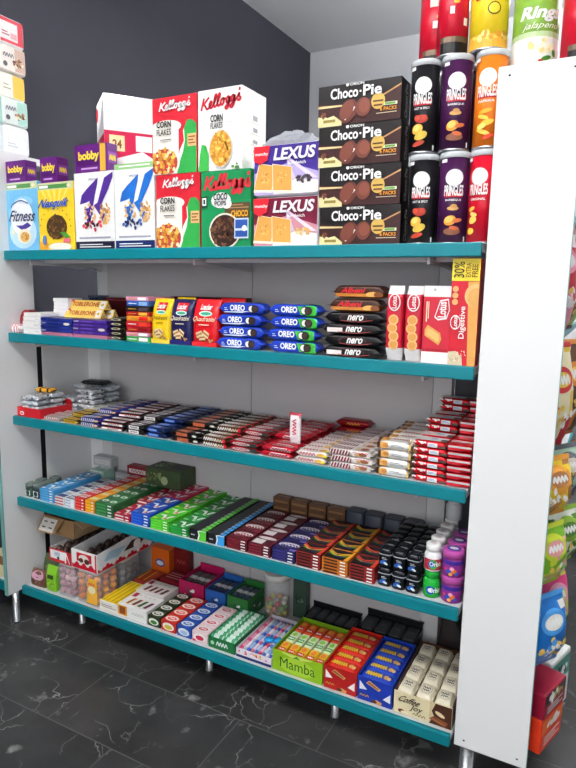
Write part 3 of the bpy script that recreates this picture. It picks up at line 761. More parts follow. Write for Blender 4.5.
# ------------------------------------------------------------------ second shelf: chocolate, wafers, biscuits
def red_heart():
    t = thing('sweet_box', 'rounded dark red box standing at the far end of the second shelf', 'box', (.0375, .075, Z2))
    m = MB(); pts = []
    n = 20
    prof = [(.042 * math.cos(a) * 1.0, .05 + .052 * math.sin(a)) for a in [PI * i / n for i in range(n + 1)]] + [(-.036, .0), (.036, .0)]
    f = [(x, -.02, z) for x, z in prof]; b = [(x, .02, z) for x, z in prof]
    k = len(prof); base = len(m.v); m.v += f + b; rm = M('#8a1828', .35)
    m.face(range(base, base + k), rm); m.face([base + k + i for i in reversed(range(k))], rm)
    for i in range(k):
        m.face([base + (i + 1) % k, base + i, base + k + i, base + k + (i + 1) % k], M('#6d1020', .4))
    front(m, -.03, .02, .06, .07, -.02).scribble(.3, .5, .8, .62, M('#d8a0a8', .4), 4, .004)
    m.build('box_lid', t)
red_heart()
def candy_bag(i, x, y, rz):
    m = pill(.058, .05, .04, M('#f1e9ea', .35), lambda i, j: (M('#c0303c', .35) if (i + j // 3) % 3 == 0 else M('#f1e9ea', .35)))
    one(m, 'candy_bag', ('red and white wrapped candy beside the white boxes', 'red and white wrapped candy against the white end panel')[i], 'candy', (x, y, Z2), rz, 'wrapped candies at the shelf end')

candy_bag(0, .024, .027, 0)
def white_boxes():
    z = Z2
    for i, (h, dx) in enumerate(((.026, 0), (.03, -.004), (.018, .003), (.016, .006))):
        m = MB(); m.box(-.055, .055, 0, .2, 0, h, M('#eceae8', .45), .0015); front(m, -.05, 0, .1, h).lines(.7, .3, .95, .6, M('#c8bcc0', .5), 1)
        one(m, 'chocolate_box', f'flat white box, {layer_word(i, 4)} of the pile at the far shelf end', 'box', (.113 + dx, .02, z), jit(.03), 'flat white boxes'); z += h + .0008
white_boxes()
def choc_slabs():
    cols = [('dark blue', '#2a3a9a', '#1c2a74'), ('violet', '#4a2c94', '#6a4ab0')]
    for ci, (x0, ln) in enumerate(((.170, .185), (.360, .190))):
        nm, a, b = cols[ci]
        for r in range(2):
            z = Z2
            for k in range(5):
                h = .0145; c = a
                if k == 0: c = '#c87c98'
                m = MB(); m.box(-ln / 2, ln / 2, 0, .088, 0, h, foil(c), .003)
                S = front(m, -ln / 2, 0, ln, h); S.off = .0006
                if k: S.rect(.25, .25, .6, .75, foil(b)); S.rect(.03, .3, .18, .75, foil('#b8b0d8') if (k + ci) % 2 else foil(b))
                if ci == 0 and k == 3 or ci == 1 and k == 2: S.ell(.86, .5, .1, .03, M('#e8e2d0', .4), 12)
                T = top(m, -ln / 2, 0, ln, .088, h); T.off = .0006; T.rect(.08, .15, .5, .85, foil(b)); T.scribble(.15, .35, .45, .65, M('#d8d0ee', .4), 5, .004)
                l = ('pink' if k == 0 else nm) + f' foil chocolate slab, {layer_word(k, 5)}, ' + ('at the shelf edge' if r == 0 else 'behind the slabs at the edge')
                if k == 0: l = 'pink chocolate slab under the ' + nm + ' ones, ' + ('at the shelf edge' if r == 0 else 'behind the edge')
                one(m, 'chocolate_slab', l, 'chocolate', (x0 + ln / 2 + jit(.003), .02 + r * .098, z), jit(.02), 'foil chocolate slabs'); z += h + .0006
choc_slabs()
ZS = Z2 + 5 * .0152
def white_boxes_upper():
    z = ZS
    for i in range(5):
        m = MB(); m.box(-.045, .045, 0, .085, 0, .0155, M('#efedeb', .45), .0015)
        one(m, 'chocolate_box', f'small white box, {layer_word(i, 5)} of the pile on the blue slabs', 'box', (.185 + jit(.002), .118, z), jit(.03), 'white boxes on the slabs'); z += .0162
white_boxes_upper()
def prism(label, x, y, z, ln=.225, s=.041, flip=False):
    """a three-sided chocolate carton lying on one face, its long side to the aisle"""
    t = thing('chocolate_prism', label, 'chocolate', (x, y, z), 0, 'three-sided chocolate cartons')
    m = MB(); h = s * .9; c = M('#eac964', .4); e = M('#dcb44a', .4)
    P = [(-s / 2, 0), (s / 2, 0), (0, h)] if not flip else [(-s / 2, h), (0, 0), (s / 2, h)]
    a = [(-ln / 2, y_, z_) for y_, z_ in P]; b = [(ln / 2, y_, z_) for y_, z_ in P]
    m.poly([a[0], a[2], a[1]] if not flip else [a[0], a[2], a[1]], e); m.poly([b[0], b[1], b[2]], e)
    m.poly([a[0], b[0], b[2], a[2]], c) if not flip else m.poly([a[0], a[1], b[1], b[0]], c)
    m.poly([a[1], a[2], b[2], b[1]], c); m.poly([a[0], a[1], b[1], b[0]], c) if not flip else m.poly([a[0], b[0], b[2], a[2]], c)
    n = Vector((0, -h, s / 2)).normalized()
    f = lambda u, v, o: (-ln / 2 + u, -s / 2 + v * (s / 2) / math.hypot(h, s / 2) + n.y * o, v * h / math.hypot(h, s / 2) + n.z * o)
    S = Surf(m, f, ln, math.hypot(h, s / 2), .0003, .0005)
    S.rect(.0, .8, .12, 1, M('#c8202c', .4)); S.rect(.84, .08, .97, .92, M('#dfe0e0', .4)); S.ell(.905, .5, .04, .03, M('#c8a83c', .4), 10)
    on_part(S, 'lettering', t, lambda q: q.text('TOBLERONE', .1, .3, .82, .78, M('#a8321c', .4), .02))
    R = rightside(m, -s / 2, 0, s, h, ln / 2); R.off = .0006; R.poly([(.25, .1), (.75, .1), (.5, .6)], M('#f3e6b0', .4)); R.ell(.5, .25, .12, .1, M('#b88a30', .4), 10)
    m.build('carton', t)
prism('yellow three-sided chocolate carton lying nearest the shelf edge', .325, .125, ZS, .215)
prism('yellow three-sided chocolate carton in the middle of the row on the slabs', .335, .168, ZS, .245)

prism('yellow three-sided chocolate carton on top of its two companions', .328, .1465, ZS + .0372, .22, .041)
def dark_red_boxes():
    for i, (x, y, w, z) in enumerate(((.37, .31, .22, 0), (.86, .25, .34, 0), )):
        h = (.16, .175)[i]
        m = MB(); m.box(-w / 2, w / 2, 0, .1, 0, h, M('#5d0d1a', .4), .002); front(m, -w / 2, h - .02, w, .02).lines(.1, .2, .9, .8, M('#8a3a40', .4), 1)
        one(m, 'chocolate_box', ('dark red box standing behind the yellow three-sided cartons', 'dark red box standing behind the wafer bags')[i], 'box', (x, y, Z2))
dark_red_boxes()
def end_on_packs():
    for c in range(1):
        for k in range(5):
            m = pill(.13, .078, .0175, M('#17150f', .35), lambda i, j: M('#c9c4a4', .35) if i in (3, 5) and j % 5 < 2 else M('#17150f', .35))
            S = pf(m, .13, .078, .0175)
            q = m.build('chocolate_bar', None, (.6, .022 + .065, Z2 + k * .0182), (0, 0, PI / 2 + jit(.03)))
            tag(q, f'black and cream bar lying end-on by the violet slabs, {layer_word(k, 5)}', 'chocolate bar', 'black end-on bars')
            mm = MB()
            s = front(mm, -.03, .003, .06, .011, -.0005); s.ell(.5, .5, .42, .07, M('#d8d2b4', .4), 14); s.ell(.5, .5, .3, .045, M('#2a2410', .4), 12)
            e = mm.build('end_label', q, (-.066, 0, .001), (0, 0, -PI / 2))
end_on_packs()
def red_pile():
    specs = [('green', '#3a9a4a', .02), ('pink', '#d88aa0', .016), ('deep red', '#9c1420', .02), ('bright red', '#b81a24', .022), ('red and orange', '#e08a2a', .02), ('red', '#a81420', .016), ('black', '#191618', .02), ('blue', '#2a54a4', .02), ('pink and white', '#d890ac', .016)]
    z = Z2
    for i, (n, c, h) in enumerate(specs):
        ln = .118 - (.006 if i > 6 else 0)
        m = MB(); m.box(-ln / 2, ln / 2, 0, .16, 0, h, M(c, .35), .003); S = front(m, -ln / 2, 0, ln, h); S.off = .0006
        S.rect(.55, .15, .92, .85, M(('#f2e8ea', '#f0f0f0', '#7a0c16', '#d83a2a', '#c81c1c', '#f0b040', '#4a4246', '#8ab0d8', '#f4eef0')[i], .4)); S.lines(.1, .3, .45, .7, WHITE if i in (0, 3, 7) else GOLD, 1, .4)
        one(m, 'chocolate_box', f'{n} pack in the mixed pile beside the yellow wafer bag', 'chocolate', (.708 + jit(.003), .024, z), jit(.02), 'mixed pile of flat packs'); z += h + .0006
red_pile()

def pouch(name, label, cat, x, y, z, w, h, d, col, draw, group=None, rz=0., foldc=None):
    t = thing(name, label, cat, (x, y, z), rz, group)
    prof = [(0, .44, .97), (.004, .48, .99), (h * .3, .5, 1), (h * .6, .46, 1), (h * .8, .32, .99), (h * .92, .13, .985), (h * .96, .04, .985), (h, .03, .985)]
    b = MB(); b.loft([(zz, 0, d / 2, w / 2 * ww, d * f, 5) for zz, f, ww in prof], col, 28)
    def fr(v):
        for (z0, f0, _), (z1, f1, _) in zip(prof, prof[1:]):
            if v <= z1: return d / 2 - d * (f0 + (f1 - f0) * (v - z0) / (z1 - z0))
        return d / 2 - d * .03
    S = Surf(b, lambda u, v, o: (-w / 2 + u, fr(min(max(v, 0), h)) - o, v), w, h, .0004, .0012)
    draw(S, t)
    b.build('bag', t)
    return t
def d_wafer(dark, band):
    def fn(S, t):
        S.grid(.02 * S.w, 0, .98 * S.w, .1 * S.h, band, 2, 3)
        S.rect(.27, .74, .78, .92, M('#c81424', .38), 1, 2); S.ell(.53, .7, .26, .09, M('#cfe4d8', .4), 14); S.ell(.53, .7, .2, .05, M('#3a9a7a', .4), 12)
        on_part(S, 'brand_lettering', t, lambda q: q.text('Loacker', .31, .78, .74, .9, WHITE, .03))
        on_part(S, 'lettering', t, lambda q: (q.text('Quadratini', .08, .52, .92, .64, dark, .01, .1)))
        S.lines(.3, .44, .7, .49, dark, 1, .4)
        def pic(q):
            for (u, v, a) in ((.34, .26, .3), (.6, .27, -.5), (.46, .2, .1)):
                ca, sa = math.cos(a), math.sin(a)
                P = [(-.12, -.08), (.12, -.08), (.12, .08), (-.12, .08)]
                q.poly([(u + x * ca - y * sa, v + (x * sa + y * ca) * .75) for x, y in P], M('#e2c79a', .5)); q.poly([(u + x * ca * .9 - y * .3 * sa, v + (x * sa + y * .3 * ca) * .75) for x, y in P], M('#9a6a42', .5))
            q.bits(.7, .14, .16, .06, [M('#8a5a34', .5), M('#b98a5a', .5)], 8, .03, .06, 3)
        on_part(S, 'picture', t, pic)
    return fn
W1 = dict(group='wafer bags')
pouch('wafer_bag', 'yellow wafer bag at the shelf edge', 'wafer bag', .818, .024, Z2, .09, .17, .07, M('#ecc51e', .35), d_wafer(M('#8a6a10', .4), M('#f0d84a', .4)), **W1)
pouch('wafer_bag', 'navy wafer bag between the yellow and the red one', 'wafer bag', .914, .024, Z2, .1, .17, .07, M('#1b1b4a', .35), d_wafer(M('#e8dcc0', .4), M('#24246a', .4)), **W1)
pouch('wafer_bag', 'red wafer bag next to the blue biscuit packs', 'wafer bag', 1.024, .024, Z2, .115, .172, .075, M('#c8141e', .35), d_wafer(M('#f4e0c0', .4), M('#d82830', .4)), **W1)
pouch('wafer_bag', 'yellow wafer bag standing behind the navy bag', 'wafer bag', .862, .105, Z2, .09, .175, .065, M('#ecc51e', .35), d_wafer(M('#8a6a10', .4), M('#f0d84a', .4)), **W1)
pouch('wafer_bag', 'navy wafer bag standing behind another navy bag', 'wafer bag', .962, .105, Z2, .1, .17, .065, M('#1b1b4a', .35), lambda S, t: None, **W1)
pouch('wafer_bag', 'red wafer bag standing behind another red bag', 'wafer bag', 1.075, .108, Z2, .11, .176, .07, M('#c8141e', .35), lambda S, t: None, **W1)

def cookie_pack(x, y, z, ln, h, label, green, rz=0.):
    t = thing('cookie_pack', label, 'cookie pack', (x, y, z), rz, 'blue cookie packs')
    BL = M('#1838a8', .3); GR = M('#3aa83a', .3)
    b = pill(ln, .055, h, BL, (lambda i, j: GR if green and i in (9, 10, 11) and j > 8 else BL), n=24)
    for S in (pf(b, ln, .055, h), pt(b, ln, .055, h)):
        if green: S.poly([(.62, .1), (.86, .1), (.86, .9), (.56, .9)], GR)
        S.poly([(.14, .06), (.5, .06), (.66, .3), (.14, .2)], M('#dfe8f4', .35)) if not green else None
        S.text('OREO', .26, .3, .56, .82, WHITE, .04)
        S.ell(.70, .5, .075, .07, M('#1c1514', .5), 14); S.ell(.69, .5, .055, .052, M('#f0ece4', .4), 12); S.ell(.76, .5, .07, .068, M('#241a18', .5), 14)
        S.ell(.76, .5, .045, .043, M('#3a2c28', .5), 12); S.lines(.15, .3, .22, .6, WHITE, 2, .3)
    b.build('film_wrapper', t)
for k in range(4):
    cookie_pack(1.178 + (-.004, .004, -.002, .006)[k], .052 + (0, .003, .001, .004)[k], Z2 + k * .0412, .205, .0405, f'plain blue cookie pack, {layer_word(k, 4)} of the pile', False, jit(.03))
    cookie_pack(1.388 + (.004, -.003, .006, .0)[k], .052 + (.002, 0, .004, .012)[k], Z2 + k * .0412, .21, .0405, f'blue and green cookie pack, {layer_word(k, 4)} of the pile', True, jit(.03))
def nero(k, x, z, label):
    t = thing('biscuit_pack', label, 'biscuit pack', (x, .055, z), jit(.03), 'black biscuit packs')
    ln, h = .222, .036; c = M('#0e0d10', .28)
    b = pill(ln, .07, h, c, n=24)
    for S in (pf(b, ln, .07, h), pt(b, ln, .07, h)):
        S.ell(.5, .5, .22, .06, M('#4a2a30', .35), 20); S.ell(.5, .45, .2, .05, c, 20)
        if S.h < .05 and k % 2 == 0: S.rect(.12, .2, .36, .6, M('#e8dcd8', .4))
        S.text('nero', .42, .25, .66, .75, WHITE, .03, .1); S.stroke([(.3, .25), (.55, .15), (.8, .35)], .002, M('#a84a4a', .4))
    b.build('film_wrapper', t)
for k in range(4):
    nero(k, 1.606 + (-.002, .003, -.002, .004)[k], Z2 + k * .0367, f'black biscuit pack, {layer_word(k, 4)} of its pile')
def albeni(k, x, y, z, label):
    t = thing('biscuit_pack', label, 'biscuit pack', (x, y, z), (.02, -.03)[k], 'brown biscuit packs')
    ln, h = .19, .042; c = M('#3a1c10', .3)
    b = pill(ln, .075, h, c, lambda i, j: M('#a8662a', .35) if 15 <= j <= 19 and i not in (0, 13) else c, n=24)
    S = pf(b, ln, .075, h)
    S.rect(.08, .08, .92, .38, M('#b8742e', .35)); S.text('Albeni', .2, .4, .62, .82, M('#c8202c', .35), .03, .1); S.ell(.76, .3, .12, .05, M('#e0a858', .4), 12); S.ell(.86, .3, .08, .05, M('#7a4420', .4), 10)
    b.build('film_wrapper', t)
ZN = Z2 + 4 * .0367
albeni(0, 1.612, .058, ZN, 'caramel brown biscuit pack lying on the black ones')
albeni(1, 1.622, .064, ZN + .0427, 'caramel brown biscuit pack on top of another one alike')

def slim_pack(label, x):
    t = thing('biscuit_pack', label, 'biscuit pack', (x, .05, Z2), jit(.05), 'slim upright biscuit packs')
    h = .232; c = M('#c01e34', .32); wt = M('#efeceb', .32)
    ss = [(0, .024, .002), (.012, .025, .003), (.026, .026, .02), (.04, .0265, .024), (.09, .027, .0245), (.15, .027, .0245), (.19, .0265, .024), (.206, .026, .02), (.22, .025, .003), (h, .024, .002)]
    b = MB(); b.loft([(z, 0, 0, rx, ry, 4.5) for z, rx, ry in ss], c, 24, lambda i, j: wt if i < 3 or i > 6 else c)
    S = front(b, -.027, 0, .054, h, -.0245); S.off = .0009
    def pic(q):
        for v in (.22, .33, .44, .55):
            q.ell(.5 + .06 * math.sin(v * 40), v, .3, .3, M('#e8b878', .5), 16); q.ell(.5 + .06 * math.sin(v * 40), v, .22, .22, M('#d89a50', .5), 14)
    on_part(S, 'picture', t, pic)
    S.ell(.52, .78, .36, .5, WHITE, 18); S.ell(.52, .78, .3, .43, M('#c01e34', .32), 18)
    on_part(S, 'lettering', t, lambda q: q.text('Lotus', .36, .70, .66, .86, WHITE, .02, 0, 0, 0, True))
    b.build('film_wrapper', t)
slim_pack('slim red and white biscuit pack standing beside the black pile', 1.742)
slim_pack('slim red and white biscuit pack standing beside the large red box', 1.802)
def lotus_box():
    t = thing('biscuit_box', 'red biscuit box with white ends and an oval emblem', 'biscuit box', (1.874, .03, Z2))
    b = MB(); w, h, d = .084, .233, .06
    b.box(-w / 2, w / 2, 0, d, 0, h, M('#c01e34', .32), .002)
    S = front(b, -w / 2, 0, w, h); S.off = .0004
    S.rect(.005, .0, .995, .15, M('#f0eeee', .4)); S.rect(.005, .86, .995, 1, M('#f0eeee', .4)); S.rect(.02, .16, .98, .19, M('#a81428', .4)); S.ell(.4, .95, .05, .05, LGREY, 10)
    S.poly([(.42, .6), (.6, .82), (.9, .84), (.96, .7), (.86, .58), (.55, .56)], WHITE); S.poly([(.46, .61), (.62, .8), (.88, .82), (.93, .7), (.84, .6), (.56, .58)], M('#c01e34', .32))
    def pic(q):
        q.poly([(.1, .36), (.62, .24), (.72, .32), (.66, .4), (.2, .5), (.1, .44)], M('#d8a054', .5)); q.poly([(.16, .38), (.6, .28), (.65, .33), (.62, .38), (.22, .46)], M('#e8b870', .5))
    on_part(S, 'picture', t, pic)
    on_part(S, 'brand_lettering', t, lambda q: q.text('Lotus', .54, .6, .84, .8, WHITE, .03, 0, 0, 0, True))
    S.rect(.12, .54, .16, .8, CREAM); S.rect(.19, .58, .22, .8, CREAM)
    b.build('carton', t)
lotus_box()
def digestive():
    t = thing('biscuit_box', 'tall red biscuit box with a yellow band at its top by the white end board', 'biscuit box', (1.957, .0135, Z2), 0)
    b = MB(); w, h, d = .08, .312, .06
    b.box(-w / 2, w / 2, 0, d, 0, h, M('#c4142a', .35), .002)
    S = front(b, -w / 2, 0, w, h); S.off = .0004
    S.poly([(.72, 0), (1, 0), (1, .79), (.6, .79)], M('#dfa055', .45)); S.poly([(.005, 0), (.55, 0), (.52, .08), (.3, .14), (.005, .13)], M('#d8c8a8', .5)); S.bits(.22, .06, .22, .07, [M('#b89a78', .5), M('#efe2c8', .5)], 30, .02, .04, 5)
    S.rect(.005, .795, .995, .998, M('#f2d73c', .4))
    def pic(q):
        q.ell(.88, .66, .38, .42, M('#e8b878', .5), 20); q.ell(.92, .64, .32, .36, M('#dca55f', .5), 18)
        q.bits(.5, .12, .2, .1, [CREAM, WHITE], 14, .015, .03, 9)
    on_part(S, 'picture', t, pic)
    S.ell(.22, .41, .19, .27, WHITE, 18); S.ell(.22, .41, .16, .23, M('#c4142a', .35), 18)
    on_part(S, 'biscuit_picture', t, lambda q: [q.ell(.17, v, .11, .11, M('#e8b070', .5), 14) for v in (.72, .66, .6)])
    on_part(S, 'offer_lettering', t, lambda q: (q.text('30%', .08, .825, .45, .97, BLACK, .0, 0, 0, 0, True), q.text('EXTRA', .5, .83, .68, .96, M('#7a5a10', .4), .01, 0, 0, 0, True), q.text('FREE', .72, .83, .92, .95, M('#7a5a10', .4), .02, 0, 0, 0, True)))
    on_part(S, 'lettering', t, lambda q: (q.text('Lotus', .14, .35, .3, .47, WHITE, .03, 0, 0, 0, True), q.text('Digestive', .36, .26, .62, .56, WHITE, .015, 0, 0, 0, True)))
    b.build('carton', t)
digestive()
def dark_bin():
    t = thing('plastic_bin', 'dark see-through plastic bin at the back of the second shelf', 'bin', (.19, .34, Z2 + .0005))
    m = MB(); m.lathe([(.035, 0), (.045, .16), (.043, .16), (.033, .004)], M('#3a4660', .1, 0, .05, 60, .45), 0, 0, 20, None, False); m.build('bin_body', t)
    m = MB(); m.lathe([(.046, .155), (.048, .158), (.048, .168), (.042, .168)], M('#4a5878', .2, 0, .05, 60, .7), 0, 0, 20); m.build('rim', t)
dark_bin()

# ------------------------------------------------------------------ third shelf: chocolate bars in rows
def red_tray():
    t = thing('display_tray', 'open red cardboard tray of silver pouches at the far end of the third shelf', 'display tray', (.072, .016, Z3))
    m = MB(); c = M('#c01a26', .4); w, d, h = .15, .178, .042
    m.box(-w / 2, w / 2, 0, .004, 0, h, c); m.box(-w / 2, w / 2, d - .004, d, 0, h + .02, c); m.box(w / 2 - .004, w / 2, .004, d - .004, 0, h, c); m.box(-w / 2, -w / 2 + .004, .004, d - .004, 0, h, c); m.box(-w / 2 + .004, w / 2 - .004, .004, d - .004, 0, .004, c)
    S = front(m, -w / 2, 0, w, h); S.ell(.2, .35, .09, .06, WHITE, 14); S.ell(.2, .35, .06, .03, RED, 10)
    m.build('carton', t)
red_tray()
def silver_pouches():
    R = random.Random(11)
    pats = []
    for v in range(3):
        m = MB(); L_, W, H = .112, .074, .021
        sv = M('#d0d5da', .25, .4, .15, 40); bl = M(('#23262c', '#8fa4b8', '#d8dcde')[v], .3)
        m = pill(L_, W, H, sv, lambda i, j, v=v: (bl if (i * 3 + j * 2 + v) % 7 == 0 else sv), 12, 20, .05, 3.2)
        pt(m, L_, W, H, 3.2).scribble(.3, .4, .7, .6, M('#7a8490', .4), 4, .004)
        m.v = [(x, y + R.uniform(-.003, .003), max(0, min(H, z + R.uniform(-.0045, .0045)))) for x, y, z in m.v]; m.sm = [False] * len(m.sm)
        pats.append(m)
    protos = []
    pos = []
    z0 = Z3 + .005
    spots = []
    for lv in range(4):
        for q in range(2):
            spots.append((.072 + (q - .5) * .003 + jit(.003), .060 + q * .08, lv * .0235, jit(.025)))
    for lv in range(5):
        for c in range(2):
            for q in range(2):
                if lv > 2 and c == 0 and q == 0: continue
                spots.append((.115 + c * .128 + jit(.006) - lv * .002, .235 + q * .093 + jit(.004), lv * .0235, jit(.16)))
    for k, (x, y, z, rz) in enumerate(spots):
        names = 'in the red tray' if k < 8 else 'heaped behind the red tray'
        lv = int(round(z / .0235))
        l = f'crinkled silver pouch {names}, {ORD[lv]} layer, ' + (('outer', 'inner')[k % 2] if k < 8 else ORD[k % 4] + ' place')
        zz = (z0 if k < 8 else Z3 + .0005) + z
        if k < 3:
            o = one(pats[k], 'foil_pouch', l, 'pouch', (x, y, zz), rz, 'silver foil pouches'); protos.append(o)
        else:
            dup(protos[k % 3], l, (x, y, zz), rot=(jit(.06), jit(.07), rz) if zz > Z3 + .06 else (0, 0, rz))
    m = pill(.1, .04, .02, M('#d89a2a', .35), lambda i, j: BLACK if i % 4 == 1 else M('#d89a2a', .35)); one(m, 'chocolate_bar', 'yellow and black bar lying upon the silver pouches', 'chocolate bar', (.066, .12, Z3 + .1), .15)
    m = pill(.14, .07, .022, M('#22242a', .35)); pt(m, .14, .07, .022).scribble(.3, .3, .7, .7, M('#c8b888', .4), 4, .004); one(m, 'foil_pouch', 'black pouch on top of the heap behind the red tray', 'pouch', (.18, .32, Z3 + .119), .1)
silver_pouches()

def bar_mesh(W_, D_, H_, base, design):
    m = pill(W_, D_, H_, base, None, 10, 16, .05, 4)
    for S, top_ in ((pt(m, W_, D_, H_, 4), True), (pf(m, W_, D_, H_, 4), False)):
        design(S, top_)
    return m
def block(look, x0, x1, Hh, rows, pitch, nfront, nback, base, design, group, y0=.022, step=2, cat='chocolate bar', name='chocolate_bar', z=None, jx=.003, last=None):
    """rows of stacked bars running back from the shelf edge"""
    w = x1 - x0; z = Z3 if z is None else z
    mesh = bar_mesh(w - .004, pitch - .003, Hh, base, design); p = None
    for r in range(rows):
        n = nfront if r < step else nback
        for k in range(n):
            rw = row_word(r, rows); lw = layer_word(k, n)
            l = look + ''.join(', ' + q for q in (rw, lw) if q)
            loc = ((x0 + x1) / 2 + jit(jx), y0 + pitch / 2 + r * pitch, z + k * (Hh + .0005))
            if p is None:
                p = one(mesh, name, l, cat, loc, jit(.02), group)
            else:
                dup(p, l, (loc[0] + (jit(.004) if k == n - 1 else 0), loc[1], loc[2]), jit(.1 if k == n - 1 else .03))
def ds(band, mark, pos=(.2, .8), accent=None, word=None, wcol=None, ac=(.82, .5)):
    def f(S, top_):
        if band: S.rect(pos[0], .12, pos[1], .88, band)
        if word: S.text(word, pos[0] + .06, .28, pos[1] - .08, .74, wcol or WHITE, .03, .1)
        elif mark: S.scribble(pos[0] + .06, .32, pos[1] - .06, .68, mark, 5, .0035 if top_ else .0022)
        if accent: S.ell(ac[0], .5, .08, .06 if top_ else .03, accent, 12)
    return f
def zebra(a, b, lo=.1, hi=.9, acc=None):
    def f(S, top_):
        S.rect(lo, .05, hi, .95, a)
        n = 7
        for i in range(n):
            u = lo + (hi - lo) * i / n; dw = (hi - lo) / n
            S.poly([(u, .06), (u + dw * .45, .06), (u + dw * .95, .94), (u + dw * .5, .94)], b)
        if acc: S.ell(.8, .45, .12, .09 if top_ else .04, acc, 12)
    return f
FM = foil
block('speckled red and white bar next to the red tray', .155, .262, .017, 3, .05, 1, 1, FM('#a8a49a'), zebra(WHITE, FM('#b02a36'), .05, .9), 'red and white bars')
block('white and green bar behind the speckled bars', .262, .37, .02, 4, .05, 2, 2, FM('#d8d6c8'), ds(FM('#efece0'), M('#8a8a6a', .4), (.1, .9), M('#4a7a4a', .4), ac=(.15, .5)), 'pale bars', y0=.18)
block('brown and yellow bar beside the speckled bars', .266, .372, .018, 3, .05, 1, 2, FM('#4a2a18'), ds(FM('#e0b83a'), M('#3a2010', .4), (.12, .85), M('#f0dc48', .4), ac=(.9, .5)), 'brown and yellow bars', step=1)
block('navy and white bar with a beige round picture', .376, .494, .019, 8, .049, 2, 3, FM('#2a2a78'), zebra(FM('#4a4aa0'), FM('#f0f0f8'), .08, .72, M('#d8b088', .4)), 'navy and white bars')
block('white and maroon striped bar beside the navy ones', .498, .622, .018, 8, .049, 2, 3, FM('#2c1418'), lambda S, t: (S.rect(.04, .1, .94, .56, WHITE), S.rect(.04, .56, .94, .76, FM('#9d1a2a')), S.scribble(.3, .2, .8, .48, M('#6a1824', .4), 5, .0025)), 'white and maroon bars')
block('black bar with a white word panel', .626, .735, .018, 8, .049, 2, 3, FM('#1a1618'), ds(M('#e8e4e4', .4), M('#4a1c24', .4), (.22, .72)), 'black bars', last=1)
block('deep blue bar in the dark part of the row', .739, .85, .019, 8, .049, 2, 3, FM('#14234e'), ds(FM('#1c4fb0'), M('#a8c0e8', .4), (.1, .62), None), 'deep blue bars')
block('black bar with an orange word mark', .854, 1.0, .0195, 8, .049, 2, 3, FM('#141315'), ds(FM('#c06a4a'), None, (.28, .66), M('#d8d4c8', .4), ac=(.9, .5)), 'black and orange bars')
block('brown bar with white criss-cross lettering', 1.004, 1.128, .019, 8, .049, 2, 3, FM('#5a3a26'), lambda S, t: (S.scribble(.1, .18, .62, .8, WHITE, 6, .0042 if t else .0026), S.scribble(.45, .2, .92, .7, M('#d8c8b0', .4), 5, .003), S.rect(.86, .1, .96, .9, RED)), 'brown and white bars')
block('red and grey bar with white swirl', 1.132, 1.262, .019, 8, .049, 2, 3, FM('#a01824'), lambda S, t: (S.rect(.5, .06, .94, .94, FM('#3a3e3c')), S.ell(.42, .5, .3, .16 if t else .045, FM('#e0d6d6'), 16), S.scribble(.2, .35, .64, .65, M('#a01824', .4), 5, .0028)), 'red and grey bars')
block('crimson wafer bar around the upright white bar', 1.266, 1.402, .02, 8, .049, 2, 3, FM('#b41428'), lambda S, t: (S.rect(.3, .25, .9, .62, FM('#d8aab0')), S.scribble(.34, .3, .86, .58, M('#7a1020', .4), 6, .003), S.rect(.35, .72, .8, .84, WHITE)), 'crimson wafer bars')
block('white and red bar with a yellow biscuit picture', 1.406, 1.53, .021, 7, .05, 2, 2, FM('#e8dcd4'), lambda S, t: (S.poly([(.04, .5), (.2, .1), (.62, .1), (.7, .9), (.2, .9)], FM('#f0eaea')), S.scribble(.12, .3, .6, .7, M('#b0182a', .4), 5, .003), S.ell(.78, .5, .13, .12 if t else .05, M('#d8a848', .45), 12), S.ell(.9, .4, .07, .08 if t else .04, M('#e8d23a', .45), 10)), 'white and red biscuit bars')
block('maroon and white zebra striped wafer', 1.534, 1.70, .022, 7, .05, 3, 3, FM('#ece6e2'), lambda S, t: (zebra(FM('#8c1426'), FM('#f2eeee'), .04, .50)(S, t), S.rect(.56, .05, .95, .95, FM('#ece6e2')), S.ell(.78, .5, .1, .1 if t else .04, M('#8a5a3a', .5), 12), S.ell(.66, .4, .06, .05 if t else .03, M('#c89a6a', .5), 10), S.scribble(.58, .7, .9, .85, M('#c02a3a', .4), 4, .002)), 'zebra wafers')
block('cream and white wafer bar with a nut picture', 1.706, 1.818, .0285, 6, .057, 4, 4, FM('#ece9e4'), lambda S, t: (S.rect(.0, .03, .32, .97, M('#d8a058', .45)), S.ell(.24, .5, .09, .13 if t else .055, M('#b87a3a', .5), 12), S.rect(.0, .06, .08, .94, M('#3a2418', .4)), S.scribble(.4, .52, .9, .8, M('#b81c34', .4), 6, .003) if t else S.lines(.42, .3, .8, .7, M('#8a94a0', .5), 2, .3), S.rect(.94, .06, 1.0, .94, M('#d8b868', .4))), 'cream wafer bars')
